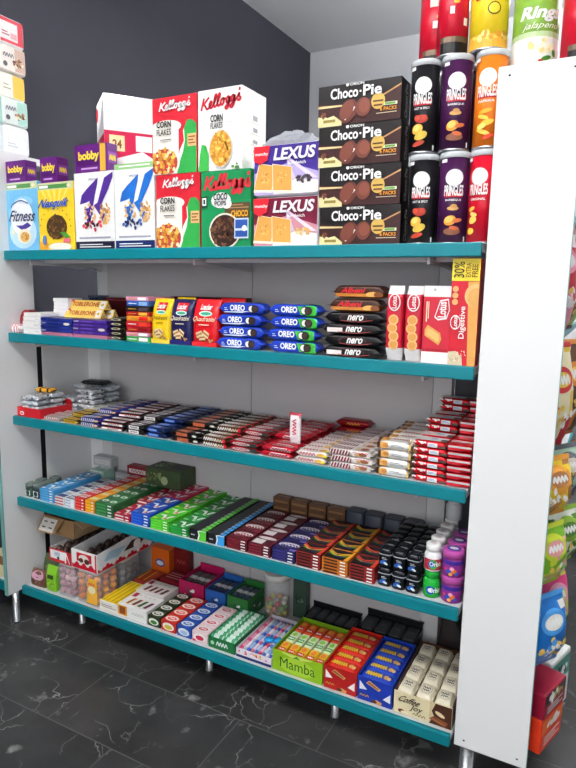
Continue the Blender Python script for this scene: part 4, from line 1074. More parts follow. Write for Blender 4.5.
def stack_red():
    def design(S, t):
        S.rect(.03, .45 if not t else .1, .97, .95, FM('#e8e6e4')) if t else None
        S.bits(.2, .75, .2, .03, [WHITE], 8, .03, .06, 3)
        S.rect(.46, .18, .74, .78, M('#dfe6ec', .4)); S.lines(.49, .3, .71, .66, M('#7a94b8', .4), 2, .4)
        S.rect(.8, .1, .97, .5, M('#5a4a46', .4))
    A = bar_mesh(.108, .068, .0215, FM('#c4101e'), design)
    B = bar_mesh(.082, .068, .0205, FM('#c4101e'), lambda S, t: (S.rect(.1, .55, .95, .95, FM('#d6d4d2')), S.poly([(.1, .1), (.6, .1), (.5, .5), (.1, .55)], FM('#e03040'))))
    pa = pb = None
    for r, (y, n) in enumerate(((.058, 6), (.132, 6), (.206, 8), (.28, 8), (.354, 10))):
        for k in range(n):
            z = Z3 + k * .0222
            la = f'red milk chocolate bar with white label, {row_word(r, 5)}, {layer_word(k, n)}'
            if pa is None:
                pa = one(A, 'chocolate_bar', la, 'chocolate bar', (1.878, y, z), 0, 'red bars with white labels')
                pb = one(B, 'chocolate_bar', la.replace('red milk chocolate bar with white label', 'red and grey bar by the end board'), 'chocolate bar', (1.967, y, z), 0, 'red and grey bars')
            else:
                dup(pa, la, (1.877 + jit(.003), y, z), jit(.02))
                dup(pb, la.replace('red milk chocolate bar with white label', 'red and grey bar by the end board'), (1.9655 + jit(.001), y, z), jit(.01))
stack_red()
def standing_bar():
    t = thing('chocolate_bar', 'white wafer bar with red word mark standing upright on the crimson ones', 'chocolate bar', (1.372, .095, Z3 + .0415), 0)
    b = MB(); h = .112
    ss = [(0, .02, .0012), (.008, .02, .0012), (.016, .0205, .007), (.03, .021, .009), (.08, .021, .009), (.096, .0205, .007), (.102, .022, .0012), (h, .026, .0012)]
    wt = M('#efeaec', .35)
    b.loft([(z, 0, 0, a, c, 4) for z, a, c in ss], wt, 20, lambda i, j: M('#a8243a', .35) if i >= 6 else wt)
    S = front(b, -.021, 0, .042, h, -.0095); S.off = .0006
    S.stroke([(.34, .3), (.66, .34), (.34, .4), (.66, .45), (.34, .5), (.66, .56), (.36, .62), (.66, .67), (.34, .72), (.68, .8)], .0035, M('#c2244a', .4)); S.rect(.0, .86, .08, .96, RED); S.rect(.92, .86, 1, .96, RED)
    b.build('film_wrapper', t)
standing_bar()
def red_packs_back():
    p = None
    for k in range(3):
        m = pill(.15, .06, .028, FM('#8c0f1a')); S = pf(m, .15, .06, .028); S.scribble(.35, .35, .7, .6, M('#e8a03a', .4), 4, .003)
        one(m, 'chocolate_bar', f'dark red pack with orange mark behind the upright bar, {layer_word(k, 3)}', 'chocolate bar', (1.475, .41, Z3 + .0 + k * .0285), jit(.03), 'dark red packs')
red_packs_back()

# ------------------------------------------------------------------ fourth shelf: chewing gum
def gum_block(look, x0, x1, n, h, rows, pitch, col, draw_top, draw_front, group, y0=.022, nb=None, cat='chewing gum', name='gum_pack', rnd=.0015):
    w = x1 - x0
    m = MB(); m.box(-w / 2 + .001, w / 2 - .001, -pitch / 2 + .001, pitch / 2 - .001, 0, h, col, rnd)
    T = top(m, -w / 2, -pitch / 2, w, pitch, h); T.off = .0005; draw_top(T)
    S = front(m, -w / 2, 0, w, h, -pitch / 2 + .001); S.off = .0005; draw_front(S)
    p = None
    for r in range(rows):
        nn = n if nb is None or r < 2 else nb
        for k in range(nn):
            l = look + ''.join(', ' + q for q in (row_word(r, rows), layer_word(k, nn)) if q)
            loc = ((x0 + x1) / 2 + jit(.0012), y0 + pitch / 2 + r * pitch, Z4 + k * (h + .0004))
            if p is None: p = one(m, name, l, cat, loc, jit(.01), group)
            else: dup(p, l, loc, jit(.012))
def arrow(c1, c2):
    def f(T):
        T.poly([(.12, .75), (.45, .82), (.6, .35), (.72, .8), (.9, .85), (.66, .15), (.52, .15), (.4, .6)], WHITE)
        T.poly([(.5, .2), (.62, .5), (.72, .25)], c1); T.rect(.06, .1, .3, .25, c2)
    return f
def band_front(c):
    return lambda S: (S.rect(.08, .25, .6, .75, c), S.rect(.7, .3, .9, .7, WHITE))
def dark_jar(i, x, y, h, c, label):
    t = thing('gum_jar', label, 'jar', (x, y, Z4), 0, 'small jars at the far shelf end')
    m = MB(); m.loft([(0, 0, 0, .022, .022, 3.5), (.002, 0, 0, .024, .024, 3.5), (h - .02, 0, 0, .024, .024, 3.5)], c, 20); S = front(m, -.02, .005, .04, h - .03, -.024); S.off = .0006; S.rect(.1, .1, .9, .8, M('#c8d0cc', .4)); S.ell(.5, .45, .3, .3, c, 12); m.build('jar_body', t)
    m = MB(); m.loft([(h - .02, 0, 0, .0245, .0245, 3.5), (h - .005, 0, 0, .0245, .0245, 3.5), (h, 0, 0, .02, .02, 3.5)], M('#56625e', .3), 20); m.build('lid', t)
dark_jar(0, .025, .05, .062, M('#1f3a34', .35), 'dark green gum jar nearest the end panel and the shelf edge')
dark_jar(1, .078, .05, .066, M('#1e2430', .35), 'dark blue gum jar beside the light blue packs')
dark_jar(2, .025, .105, .064, M('#243f3a', .35), 'dark green gum jar in the second row by the end panel')
dark_jar(3, .078, .105, .064, M('#a03a34', .35), 'red gum jar behind the dark blue one')
dark_jar(4, .05, .165, .062, M('#b04a3a', .35), 'red gum jar in the last row by the end panel')
gum_block('light blue gum pack', .108, .2, 5, .0115, 4, .072, M('#3f8fc8', .35), arrow(M('#2a6aa8', .4), WHITE), band_front(M('#5aa8d8', .4)), 'light blue gum packs')
gum_block('pale green gum pack behind the light blue ones', .108, .2, 6, .011, 1, .08, M('#a8cfc0', .35), arrow(M('#4a9a80', .4), WHITE), band_front(WHITE), 'pale green gum packs', y0=.325)
gum_block('red and white gum pack', .204, .262, 3, .0125, 4, .075, M('#e4e2e0', .35), lambda T: (T.rect(.1, .1, .9, .5, M('#2c3c6a', .4)), T.scribble(.2, .6, .8, .85, M('#8a9ab0', .4), 4, .003)), lambda S: S.rect(.05, .3, .95, .75, M('#b0283a', .4)), 'red and white gum packs')
gum_block('white and navy gum pack', .266, .326, 3, .0125, 5, .072, M('#dfe3e8', .35), lambda T: (T.rect(.05, .1, .95, .6, M('#2a3a66', .4)), T.scribble(.15, .2, .85, .5, WHITE, 4, .004)), band_front(M('#a8b4c8', .4)), 'white and navy gum packs')
gum_block('red gum pack with white strokes', .33, .388, 4, .0135, 6, .065, M('#c8242c', .35), lambda T: (T.rect(.1, .25, .9, .75, M('#f0e8e4', .4)), T.scribble(.15, .35, .85, .65, M('#c8242c', .4), 3, .004)), band_front(M('#e8584a', .4)), 'red gum packs')
gum_block('orange gum pack', .391, .447, 4, .0132, 6, .065, M('#e8961c', .35), lambda T: (T.rect(.1, .2, .9, .8, M('#f2c23a', .4)), T.scribble(.2, .35, .8, .65, WHITE, 3, .004)), band_front(M('#f2b82a', .4)), 'orange gum packs')
gum_block('dark green gum pack with two white leaves', .45, .553, 4, .0138, 6, .065, M('#2c6a3c', .35), lambda T: (T.ell(.28, .55, .17, .13, M('#dce8d8', .4), 12), T.ell(.72, .55, .17, .13, M('#dce8d8', .4), 12), T.ell(.28, .5, .08, .06, M('#5a9a5a', .4), 8), T.ell(.72, .5, .08, .06, M('#5a9a5a', .4), 8)), band_front(M('#3f8a4c', .4)), 'dark green gum packs')
gum_block('crimson gum pack with white arrow', .557, .647, 2, .013, 6, .072, M('#a81830', .35), arrow(M('#d83a4a', .4), M('#e8c8cc', .4)), band_front(M('#e8dcdc', .4)), 'crimson gum packs', nb=3)
gum_block('blue gum pack with white arrow', .651, .75, 4, .0125, 3, .072, M('#1848b0', .35), arrow(M('#e85a4a', .4), M('#6a9ae0', .4)), band_front(M('#2a62d0', .4)), 'blue gum packs')
gum_block('pink gum pack behind the blue ones', .651, .75, 4, .0125, 3, .068, M('#d02a5a', .35), arrow(M('#f08aa8', .4), M('#f0b8c8', .4)), band_front(M('#e0507a', .4)), 'pink gum packs', y0=.24)
gum_block('bright green gum pack', .754, .85, 4, .0108, 6, .072, M('#4ab82a', .35), arrow(M('#e05a3a', .4), M('#d8e83a', .4)), band_front(M('#62d03a', .4)), 'bright green gum packs')
gum_block('leaf green gum pack', .854, .945, 3, .0108, 6, .072, M('#1f8a34', .35), arrow(M('#2aa84a', .4), M('#8ad08a', .4)), band_front(M('#2a9a44', .4)), 'leaf green gum packs')
def strip_box(label, x0, x1, c):
    """a long carton sloping back, its perforated edge showing a bright zigzag"""
    t = thing('gum_carton', label, 'gum carton', ((x0 + x1) / 2, .022, Z4), 0, 'long dark gum cartons')
    w = x1 - x0; d = .41; h = .042; k = M('#191a1f', .4)
    m = MB(); m.box(-w / 2 + .001, w / 2 - .001, 0, d, 0, h, k, .002)
    S = front(m, -w / 2, 0, w, h); S.off = .0005; S.poly([(.48, .02), (.55, .5), (.5, .9), (.66, .98), (.98, .98), (.98, .02)], WHITE); S.poly([(.55, .02), (.62, .5), (.57, .85), (.7, .92), (.98, .92), (.98, .02)], c); S.rect(.12, .4, .34, .5, LGREY)
    T = top(m, -w / 2, 0, w, d, h); T.off = .0005; T.rect(.0, .0, .62, 1, M('#26272c', .4))
    for i in range(16):
        v = i / 16
        T.poly([(.68, v), (.98, v), (.98, v + .05), (.84, v + .05), (.74, v + .035)], c); T.poly([(.66, v + .03), (.8, v + .052), (.8, v + .06), (.66, v + .042)], WHITE)
    m.build('carton', t)
strip_box('long dark gum carton with a green zigzag edge', .95, 1.033, M('#5ac83a', .4))
strip_box('long dark gum carton with a blue zigzag edge', 1.037, 1.117, M('#3a9ae0', .4))
def swoosh(c, acc):
    def f(T):
        T.ell(.5, .6, .42, .2, M('#e6dcdc', .4), 18, 1, .1); T.ell(.52, .55, .36, .15, c, 16, 1, .1); T.scribble(.25, .5, .8, .68, WHITE, 4, .003); T.rect(.7, .1, .95, .25, acc)
    return f
gum_block('maroon gum box with white swirl beside the blue zigzag carton', 1.122, 1.216, 4, .0105, 4, .085, M('#5c1420', .35), swoosh(M('#7a1c2a', .4), M('#8a2a36', .4)), band_front(M('#7a2430', .4)), 'maroon gum boxes')
gum_block('maroon gum box with white label next to the navy ones', 1.22, 1.316, 4, .0105, 4, .085, M('#561322', .35), lambda T: (T.rect(.1, .1, .55, .55, M('#ded8d8', .4)), T.ell(.5, .75, .4, .12, M('#dcd0d0', .4), 14)), band_front(M('#7a2430', .4)), 'maroon labelled gum boxes')
gum_block('navy gum box with white swirl', 1.32, 1.416, 4, .0105, 4, .085, M('#1f1c54', .35), swoosh(M('#2a2a78', .4), M('#7a6ac0', .4)), band_front(M('#35307a', .4)), 'navy gum boxes')
def rainbow(a, b):
    def f(T):
        T.rect(.04, .05, .96, .95, M('#1c1416', .35)); T.stroke([(.05, .85), (.4, .55), (.95, .8)], .007, a); T.stroke([(.05, .7), (.45, .4), (.95, .68)], .006, b); T.stroke([(.1, .5), (.5, .3), (.95, .5)], .005, M('#5a9a3a', .4)); T.ell(.55, .3, .2, .08, M('#24304a', .35), 12); T.poly([(.8, .05), (.96, .05), (.96, .95), (.9, .95)], a)
    return f
gum_block('black and red gum box with rainbow curve', 1.42, 1.517, 5, .0108, 4, .085, M('#7a1c1a', .35), rainbow(M('#d83a2a', .4), M('#e8a03a', .4)), band_front(M('#1c1416', .4)), 'black and red gum boxes')
gum_block('black and orange gum box with rainbow curve', 1.521, 1.619, 5, .0108, 4, .085, M('#b8681c', .35), rainbow(M('#e8a02a', .4), M('#d8c83a', .4)), band_front(M('#3a1c12', .4)), 'black and orange gum boxes')
gum_block('black and scarlet gum box beside the black jars', 1.623, 1.715, 5, .0108, 4, .085, M('#8a1c1a', .35), rainbow(M('#d8402a', .4), M('#c85a3a', .4)), band_front(M('#1c1416', .4)), 'black and scarlet gum boxes')
gum_block('brown gum carton at the back of the fourth shelf', 1.12, 1.2, 3, .03, 1, .05, M('#6a4a34', .4), lambda T: T.scribble(.2, .4, .8, .6, TAN, 3, .003), lambda S: (S.rect(.1, .3, .9, .6, M('#8a6a4a', .4))), 'brown gum cartons', y0=.385)
for k in range(3):
    gum_block(f'brown gum carton at the back, {ORD[k + 1]} pile from the long dark cartons', 1.205 + k * .085, 1.285 + k * .085, 3, .03, 1, .05, M('#6a4a34', .4), lambda T: T.scribble(.2, .4, .8, .6, TAN, 3, .003), lambda S: (S.rect(.1, .3, .9, .6, M('#8a6a4a', .4))), 'brown gum cartons', y0=.385)
def tin(k, x):
    m = MB(); c = M('#39404e', .4)
    m.loft([(0, 0, 0, .036, .03, 5), (.004, 0, 0, .038, .032, 5), (.094, 0, 0, .038, .032, 5), (.1, 0, 0, .034, .028, 5)], c, 24)
    front(m, -.03, .02, .06, .06, -.032).scribble(.3, .4, .7, .6, M('#5a6474', .4), 3, .003)
    tag(m.build('gum_tin', None, (x, .402, Z4)), f'slate blue tin at the back of the fourth shelf, {ORD[k]} from the brown cartons', 'tin', 'slate blue tins')
for k in range(4): tin(k, 1.50 + k * .079)

def black_jar_proto():
    t = thing('gum_jar', '-', 'jar', (0, 0, 0), 0, 'black gum jars')
    c = M('#101218', .25); h = .066
    m = MB(); m.loft([(0, 0, 0, .02, .02, 4), (.003, 0, 0, .0225, .0225, 4), (.04, 0, 0, .0225, .0225, 4), (.044, 0, 0, .0215, .0215, 4)], c, 24)
    S = front(m, -.02, .004, .04, .036, -.0225); S.off = .0006
    S.ell(.4, .4, .3, .18, M('#2a5aa8', .4), 12, 1, .4); S.ell(.62, .3, .2, .1, M('#d8e0e8', .4), 10, 1, -.3); S.lines(.3, .65, .75, .9, M('#c8ccd2', .4), 2, .35)
    b = m.build('jar_body', t)
    m = MB(); m.loft([(.0445, 0, 0, .0232, .0232, 4), (.058, 0, 0, .0232, .0232, 4), (.064, 0, 0, .019, .019, 3), (h, 0, 0, .012, .012, 2)], M('#15171d', .2), 24); m.loft([(.0435, 0, 0, .0236, .0236, 4), (.0465, 0, 0, .0236, .0236, 4)], M('#a8aeb6', .3), 24)
    T = top(m, -.02, -.02, .04, .04, h - .0015); T.off = .001; T.ell(.4, .4, .16, .1, M('#b8c0c8', .4), 10, 1, .5); T.rect(.55, .55, .8, .65, M('#8ab0a0', .4)); m.build('lid', t)
    return t
def black_jars():
    p = black_jar_proto(); first = True
    names = ('beside the scarlet gum boxes', 'in the middle file', 'beside the white bottles')
    for c in range(3):
        for r in range(6):
            for k in range(2):
                l = f'black gum jar {names[c]}, {row_word(r, 6)}, ' + ('standing on the shelf' if k == 0 else 'upper one')
                loc = (1.746 + c * .0478, .05 + r * .0485, Z4 + k * .0668)
                if first: p.location = loc; p['label'] = l; first = False
                else: dup(p, l, loc, jit(.05))
black_jars()
def bottle(label, x, y, z, body, word=True, h=.088, r=.0275):
    t = thing('gum_bottle', label, 'bottle', (x, y, z), 0, 'gum bottles')
    m = MB(); m.lathe([(r - .003, 0), (r, .004), (r, h * .58), (r - .003, h * .66), (r * .72, h * .74)], body, 0, 0, 28)
    S = can(m, r, .006, h * .56, 0, 0, -PI / 2 + .25)
    if word == 'w':
        S.grid(-.1 * S.w, .02 * S.h, 1.1 * S.w, .75 * S.h, M('#b8283c', .35), 12); S.ell(.5, .4, .28, .3, M('#3fae4a', .35), 16, 3, .4); S.ell(.42, .42, .2, .2, M('#1f5ab8', .35), 14, 3); S.text('Orbit', .3, .28, 1.0, .6, WHITE, .03)
    elif word == 'g':
        S.ell(.42, .42, .27, .26, M('#1f4fb0', .35), 16, 3); S.ell(.4, .42, .12, .12, WHITE, 12, 2); S.text('Orbit', .36, .26, 1.02, .6, WHITE, .03)
    m.build('bottle_body', t)
    m = MB(); m.lathe([(r * .8, h * .74), (r * .86, h * .75), (r * .86, h * .98), (r * .78, h), (r * .5, h)], body if word == 'g' else WHITE, 0, 0, 24)
    top(m, -.012, -.012, .024, .024, h).ell(.5, .5, .4, .4, M('#d8c8cc', .4), 12) if word == 'w' else None
    m.build('cap', t)
OB = M('#eceef0', .3); OG = M('#1fa83a', .3)
for r in range(5):
    y = .055 + r * .06
    bottle('bright green gum bottle at the shelf edge under a white one' if r == 0 else f'white gum bottle standing on the shelf, {ORD[r]} row back', 1.899, y, Z4, OG if r == 0 else OB, 'g' if r == 0 else 'w')
    bottle('white gum bottle standing on the green one' if r == 0 else f'white gum bottle in the upper layer, {ORD[r]} row back', 1.899, y, Z4 + .0885, OB, 'w')
bottle('grey white gum bottle on top of the rearmost white ones', 1.905, .295, Z4 + .177, M('#c9cbcf', .3), False)
def tub(label, x, y, z):
    t = thing('gum_tub', label, 'tub', (x, y, z), 0, 'magenta gum tubs'); r = .0335
    m = MB(); m.lathe([(r - .002, 0), (r, .003), (r, .058), (r - .002, .06)], M('#8a2a86', .3), 0, 0, 28)
    S = can(m, r, .004, .052, 0, 0, -PI / 2 + .1); S.grid(-.2 * S.w, .72 * S.h, 1.2 * S.w, .98 * S.h, M('#3a2a8a', .35), 12)
    for u, v, a, c in ((.35, .3, .13, '#2a4ab0'), (.6, .35, .13, '#d86a2a'), (.5, .5, .1, '#e8a8b8'), (.72, .2, .09, '#2a5ac0'), (.2, .45, .08, '#d84a6a'), (.45, .15, .09, '#e8b03a')): S.ell(u, v, a, a * .9, M(c, .35), 10, 2)
    m.build('tub_body', t)
    m = MB(); m.lathe([(r - .001, .0605), (r + .001, .061), (r + .001, .082), (r - .002, .0845), (r - .01, .085)], M('#b04a9a', .3), 0, 0, 28)
    top(m, -.03, -.03, .06, .06, .085).ell(.5, .5, .36, .36, M('#3a3a9a', .35), 16); top(m, -.02, -.02, .04, .04, .0855).ell(.5, .5, .36, .26, M('#e8d8ea', .35), 12); m.build('lid', t)
for r in range(3):
    tub(f'magenta gum tub standing on the shelf by the end board, {row_word(r, 3)}', 1.963, .058 + r * .074, Z4)
    tub(f'magenta gum tub in the upper layer by the end board, {row_word(r, 3)}', 1.963, .058 + r * .074, Z4 + .0858)

def back_boxes():
    t = thing('gum_carton', 'large dull green carton at the back over the gum packs', 'carton', (.575, .38, Z4 + .054))
    w, d, h = .2, .12, .085
    m = MB(); c = M('#45563a', .45, 0, .15, 40); m.box(-w / 2, w / 2, -d / 2, d / 2, 0, h, c, .003)
    S = front(m, -w / 2, 0, w, h, -d / 2); S.off = .0005; S.bits(.3, .5, .25, .13, [M('#8a9a6a', .4), M('#6a7a4a', .4)], 16, .03, .06, 4)
    S.ell(.55, .4, .1, .1, M('#a8b48a', .4), 14); T = top(m, -w / 2, -d / 2, w, d, h); T.off = .0005; T.rect(.55, .3, .95, .9, M('#222a1c', .4)); T.bits(.3, .5, .2, .2, [M('#8a9a6a', .4)], 10, .03, .06, 5)
    m.build('carton', t)
    for k, (x, y, w, d, h, z, c, l) in enumerate(((.13, .415, .12, .05, .05, .0675, '#b8bcc0', 'pale grey carton at the back upon the pale green packs'), (.36, .415, .13, .05, .045, .056, '#8c2430', 'dark red carton at the back between grey and green cartons'), (.255, .42, .1, .04, .05, .0, '#a8a8ac', 'grey carton at the back behind the red and white packs'))):
        m = MB(); m.box(-w / 2, w / 2, -d / 2, d / 2, 0, h, M(c, .4), .002); S = front(m, -w / 2, 0, w, h, -d / 2); S.off = .0005; S.rect(.1, .25, .9, .7, M('#d8d4d4', .4)); S.scribble(.2, .35, .8, .6, M(c, .4), 4, .004)
        one(m, 'gum_carton', l, 'carton', (x, y, Z4 + z))
back_boxes()

# ------------------------------------------------------------------ bottom shelf: sweets, jars and display trays
CARD = M('#a9855c', .7, 0, .1, 25); CARD_IN = M('#c2a27c', .7, 0, .1, 25)
CLEAR = M('#e6ebee', .06, 0, .01, 60, .22)
def open_tray(name, label, x, y, z, w, d, h, colf, colside, hb=None, drawf=None, drawr=None, th=.003, hs=None, rz=0., group=None):
    """an open display carton: a low front, higher sides"""
    t = thing(name, label, 'display tray', (x, y, z), rz, group)
    hb = hb or h; hs = hs or h
    m = MB(); m.box(-w / 2, w / 2, 0, th, 0, h, colf); m.box(-w / 2, w / 2, d - th, d, 0, hb, colside)
    for s in (-1, 1):
        x0 = s * (w / 2 - th / 2); n = len(m.v); a, b = x0 - th / 2, x0 + th / 2
        m.v += [(a, th, 0), (b, th, 0), (b, d - th, 0), (a, d - th, 0), (a, th, h), (b, th, h), (b, d - th, hs), (a, d - th, hs)]
        for q in ((0, 3, 2, 1), (4, 5, 6, 7), (0, 1, 5, 4), (1, 2, 6, 5), (2, 3, 7, 6), (3, 0, 4, 7)): m.face([n + i for i in q], colside)
    m.box(-w / 2 + th, w / 2 - th, th, d - th, 0, .003, colside)
    if drawf:
        S = front(m, -w / 2, 0, w, h); S.off = .0005; drawf(S, t)
    if drawr:
        R = rightside(m, 0, 0, d, h, w / 2); R.off = .0005; drawr(R, t)
    m.build('carton', t)
    return t
def sweets_left():
    pouch('candy_bag', 'pink and brown sweets bag at the far end of the bottom shelf', 'candy bag', .052, .03, Z5, .1, .075, .05, M('#6a4636', .4), lambda S, t: (S.ell(.5, .68, .4, .2, M('#c89ab0', .4), 14), S.bits(.5, .3, .35, .1, [M('#8a6a50', .5), M('#4a3224', .5)], 14, .03, .07, 2)))
    pouch('candy_bag', 'dark green sweets bag behind the pink and brown one', 'candy bag', .06, .10, Z5, .11, .12, .06, M('#4a5a3c', .4), lambda S, t: S.ell(.5, .5, .3, .2, M('#7a8a5a', .4), 14))
    pouch('candy_bag', 'lime green pouch beside the jar of pink balls', 'candy bag', .142, .03, Z5, .065, .118, .045, M('#7ab82a', .35), lambda S, t: (S.rect(.2, .5, .8, .66, M('#2a4a1a', .4)), S.bits(.5, .3, .3, .15, [M('#b8d83a', .4), M('#4a7a1a', .4)], 10, .05, .1, 3)))
sweets_left()
def ball_jar(label, x, y, w, h, balls, bl, grp, wrap=None):
    t = thing('candy_jar', label, 'jar', (x, y + w / 2, Z5))
    m = MB(); m.loft([(.0, 0, 0, w / 2 - .002, w / 2 - .002, 7), (.003, 0, 0, w / 2, w / 2, 7), (h - .02, 0, 0, w / 2, w / 2, 7), (h - .012, 0, 0, w / 2 - .006, w / 2 - .006, 5)], CLEAR, 28)
    if wrap:
        S = front(m, -w / 2, .005, w, h - .03, -w / 2); S.off = .0008; S.poly([(.48, .02), (.97, .02), (.97, .98), (.6, .98)], wrap); S.ell(.74, .55, .16, .14, CREAM, 12); S.scribble(.6, .7, .9, .8, RED, 3, .003)
    m.build('jar_body', t)
    m = MB(); m.loft([(h - .0115, 0, 0, w / 2 - .004, w / 2 - .004, 6), (h, 0, 0, w / 2 - .004, w / 2 - .004, 6)], M('#d8d4d0', .4), 28); m.build('lid', t)
    r = .0165; n = int((w - .006) // (2 * r + .0006)); R = random.Random(3); k = 0
    pr = None; st = (w - .008 - 2 * r) / max(1, n - 1)
    for l in range(int((h - .02) // (2 * r))):
        for i in range(n):
            for j in range(n):
                if not (j == 0 or i == n - 1): continue
                c = balls[R.randrange(len(balls))]
                lab = f'{bl}, {ORD[l]} layer, {ORD[i]} in ' + ('the edge row' if j == 0 else f'the {ORD[j]} row')
                loc = (x - w / 2 + .004 + r + i * st, y + .004 + r + j * st, Z5 + .004 + r + l * 2 * r)
                key = (c.name, bl)
                if key not in protos:
                    b = MB(); b.sphere((0, 0, 0), r, c, 14); protos[key] = one(b, 'candy_ball', lab, 'candy', loc, R.random() * 3, grp)
                else:
                    dup(protos[key], lab, loc, R.random() * 3)
protos = {}
ball_jar('clear square jar filled with pink and white candy balls', .243, .03, .108, .155, [M('#d8b0b4', .4), M('#c08a94', .4), M('#e6d2d0', .4), M('#a8707a', .4)], 'pink candy ball in the square jar', 'pink candy balls')
ball_jar('clear square jar of orange candy balls with a yellow label', .374, .03, .136, .155, [M('#e07a1a', .4), M('#d8681a', .4), M('#ee9a3a', .4)], 'orange candy ball in the labelled jar', 'orange candy balls', M('#eeb03a', .4))
ball_jar('clear square jar of grey candy balls behind the orange ones', .374, .185, .13, .15, [M('#6a6a72', .4), M('#8a8a92', .4), M('#4a4a52', .4)], 'grey candy ball in the jar behind', 'grey candy balls')
ZJ = Z5 + .1565
def scallop(S, c=RED):
    S.rect(.02, .03, .98, .3, c)
    for k in range(7): S.ell(.08 + .14 * k, .3, .06, .05, c if k % 2 else WHITE, 10)
def tray_front(S, t):
    S.rect(.01, .01, .99, .99, WHITE); scallop(S); S.rect(.22, .45, .8, .9, M('#c81c28', .4)); S.ell(.5, .62, .2, .12, M('#f0e8e4', .4), 14); S.ell(.62, .5, .1, .08, M('#4a2a1a', .4), 12); S.ell(.4, .52, .09, .07, M('#5a3422', .4), 12); S.rect(.94, .02, .99, .98, RED)
def tray_right(R, t):
    R.rect(.005, .02, .995, .98, M('#e4e8ea', .4)); R.rect(.01, .02, .99, .2, RED)
    for k in range(9): R.ell(.06 + .11 * k, .2, .03, .03, RED if k % 2 else WHITE, 10)
    R.poly([(.1, .5), (.35, .4), (.5, .8), (.2, .9)], M('#a8cce0', .4)); R.poly([(.45, .5), (.75, .45), (.9, .8), (.6, .9)], M('#3a2a26', .4)); R.ell(.7, .6, .07, .06, WHITE, 12)
open_tray('display_tray', 'white and red open tray of dark eggs standing on the orange jar', .366, .03, ZJ, .155, .36, .088, WHITE, M('#e4e6e8', .5), .12, tray_front, tray_right, hs=.11)
def small_front(S, t):
    S.rect(.01, .01, .99, .99, M('#c02430', .4)); S.rect(.06, .25, .7, .92, WHITE); S.rect(.25, .5, .5, .8, M('#b8c8d8', .4)); S.ell(.42, .35, .06, .06, M('#2a3a5a', .4), 10); S.poly([(.72, .1), (.95, .1), (.8, .95), (.7, .95)], WHITE); S.poly([(.78, .1), (.92, .1), (.8, .7)], RED)
open_tray('display_tray', 'low white and red open tray standing on the jar of pink balls', .215, .03, ZJ, .14, .34, .06, M('#c02430', .4), M('#d8d0cc', .5), .07, small_front, None)
def eggs():
    p = None; k = 0
    for (bx, w, n, cc) in ((.366, .145, 3, 'big'), (.215, .13, 3, 'low')):
        for r in range(6):
            for c in range(n):
                z = ZJ + (.0035 + .0 if cc == 'low' else .0035)
                l = f'dark brown and white wrapped egg in the {cc} open tray, {ORD[r]} row, {ORD[c]} file'
                loc = (bx - w / 2 + .023 + c * (w - .046) / (n - 1), .066 + r * .054, z)
                if p is None:
                    m = MB(); m.loft([(0.0, 0, 0, .008, .01, 2), (.008, 0, 0, .018, .022, 2), (.024, 0, 0, .0215, .026, 2), (.045, 0, 0, .017, .021, 2), (.056, 0, 0, .008, .01, 2), (.0585, 0, 0, .002, .003, 2)], M('#3a2a26', .35), 16, lambda i, j: M('#d8d4d2', .35) if i < 2 else M('#3a2a26', .35))
                    p = one(m, 'wrapped_egg', l, 'chocolate egg', loc, 0, 'wrapped eggs in the open trays')
                else: dup(p, l, loc, jit(.6))
eggs()
def cardboard():
    t = thing('cardboard_box', 'opened brown cardboard box with a white labelled flap above the jars', 'cardboard box', (.10, .13, ZJ + .0715))
    w, d, h = .2, .26, .085; m = MB(); th = .004
    m.box(-w / 2, w / 2, 0, th, 0, h, CARD); m.box(-w / 2, w / 2, d - th, d, 0, h, CARD); m.box(-w / 2, -w / 2 + th, th, d - th, 0, h, CARD); m.box(w / 2 - th, w / 2, th, d - th, 0, h, CARD_IN); m.box(-w / 2 + th, w / 2 - th, th, d - th, 0, th, CARD)
    m.build('box_body', t)
    # flaps: front one hangs down with its label, side ones stand open
    def flap(pts, m_, name, lab=None):
        f = MB(); n = (Vector(pts[1]) - Vector(pts[0])).cross(Vector(pts[3]) - Vector(pts[0])).normalized() * .003
        b = [tuple(Vector(p) - n) for p in pts]
        f.poly(pts, m_); f.poly(b[::-1], CARD_IN)
        for i in range(4): f.poly([pts[i], b[i], b[(i + 1) % 4], pts[(i + 1) % 4]], m_)
        if lab:
            P0, P1, P3 = Vector(pts[0]), Vector(pts[1]), Vector(pts[3]); u_ = P1 - P0; v_ = P3 - P0; nn = n.normalized() * (1 if n.y < 0 else -1)
            if n.y >= 0: P0 = P0 - n
            P0 = P0 + nn * .0
            S = Surf(f, lambda u, v, o: tuple(P0 + u_.normalized() * u + v_.normalized() * v + nn * o), u_.length, v_.length, .0003, .0006)
            S.rect(.08, .08, .92, .92, M('#e6e2dc', .5))
            for (a, c) in ((.2, .3), (.2, .65), (.6, .3), (.6, .65)): S.rect(a, c, a + .2, c + .07, BLACK)
        return f.build(name, t)
    flap([(-w / 2 + .008, -.052, h - .06), (-w / 2 + .118, -.052, h - .06), (-w / 2 + .138, -.004, h - .002), (-w / 2 + .003, -.004, h - .002)], CARD, 'flap', True)
    flap([(-w / 2 - .0, -.05, h - .075), (-w / 2 - .0, .02, h - .07), (-w / 2 - .0, .08, h), (-w / 2 - .0, .0, h)], CARD, 'flap') if False else None
    flap([(w / 2 + .001, d - .02, h + .002), (w / 2 + .001, .01, h + .002), (w / 2 + .045, .01, h - .03), (w / 2 + .045, d - .02, h - .03)], CARD_IN, 'flap')
cardboard()

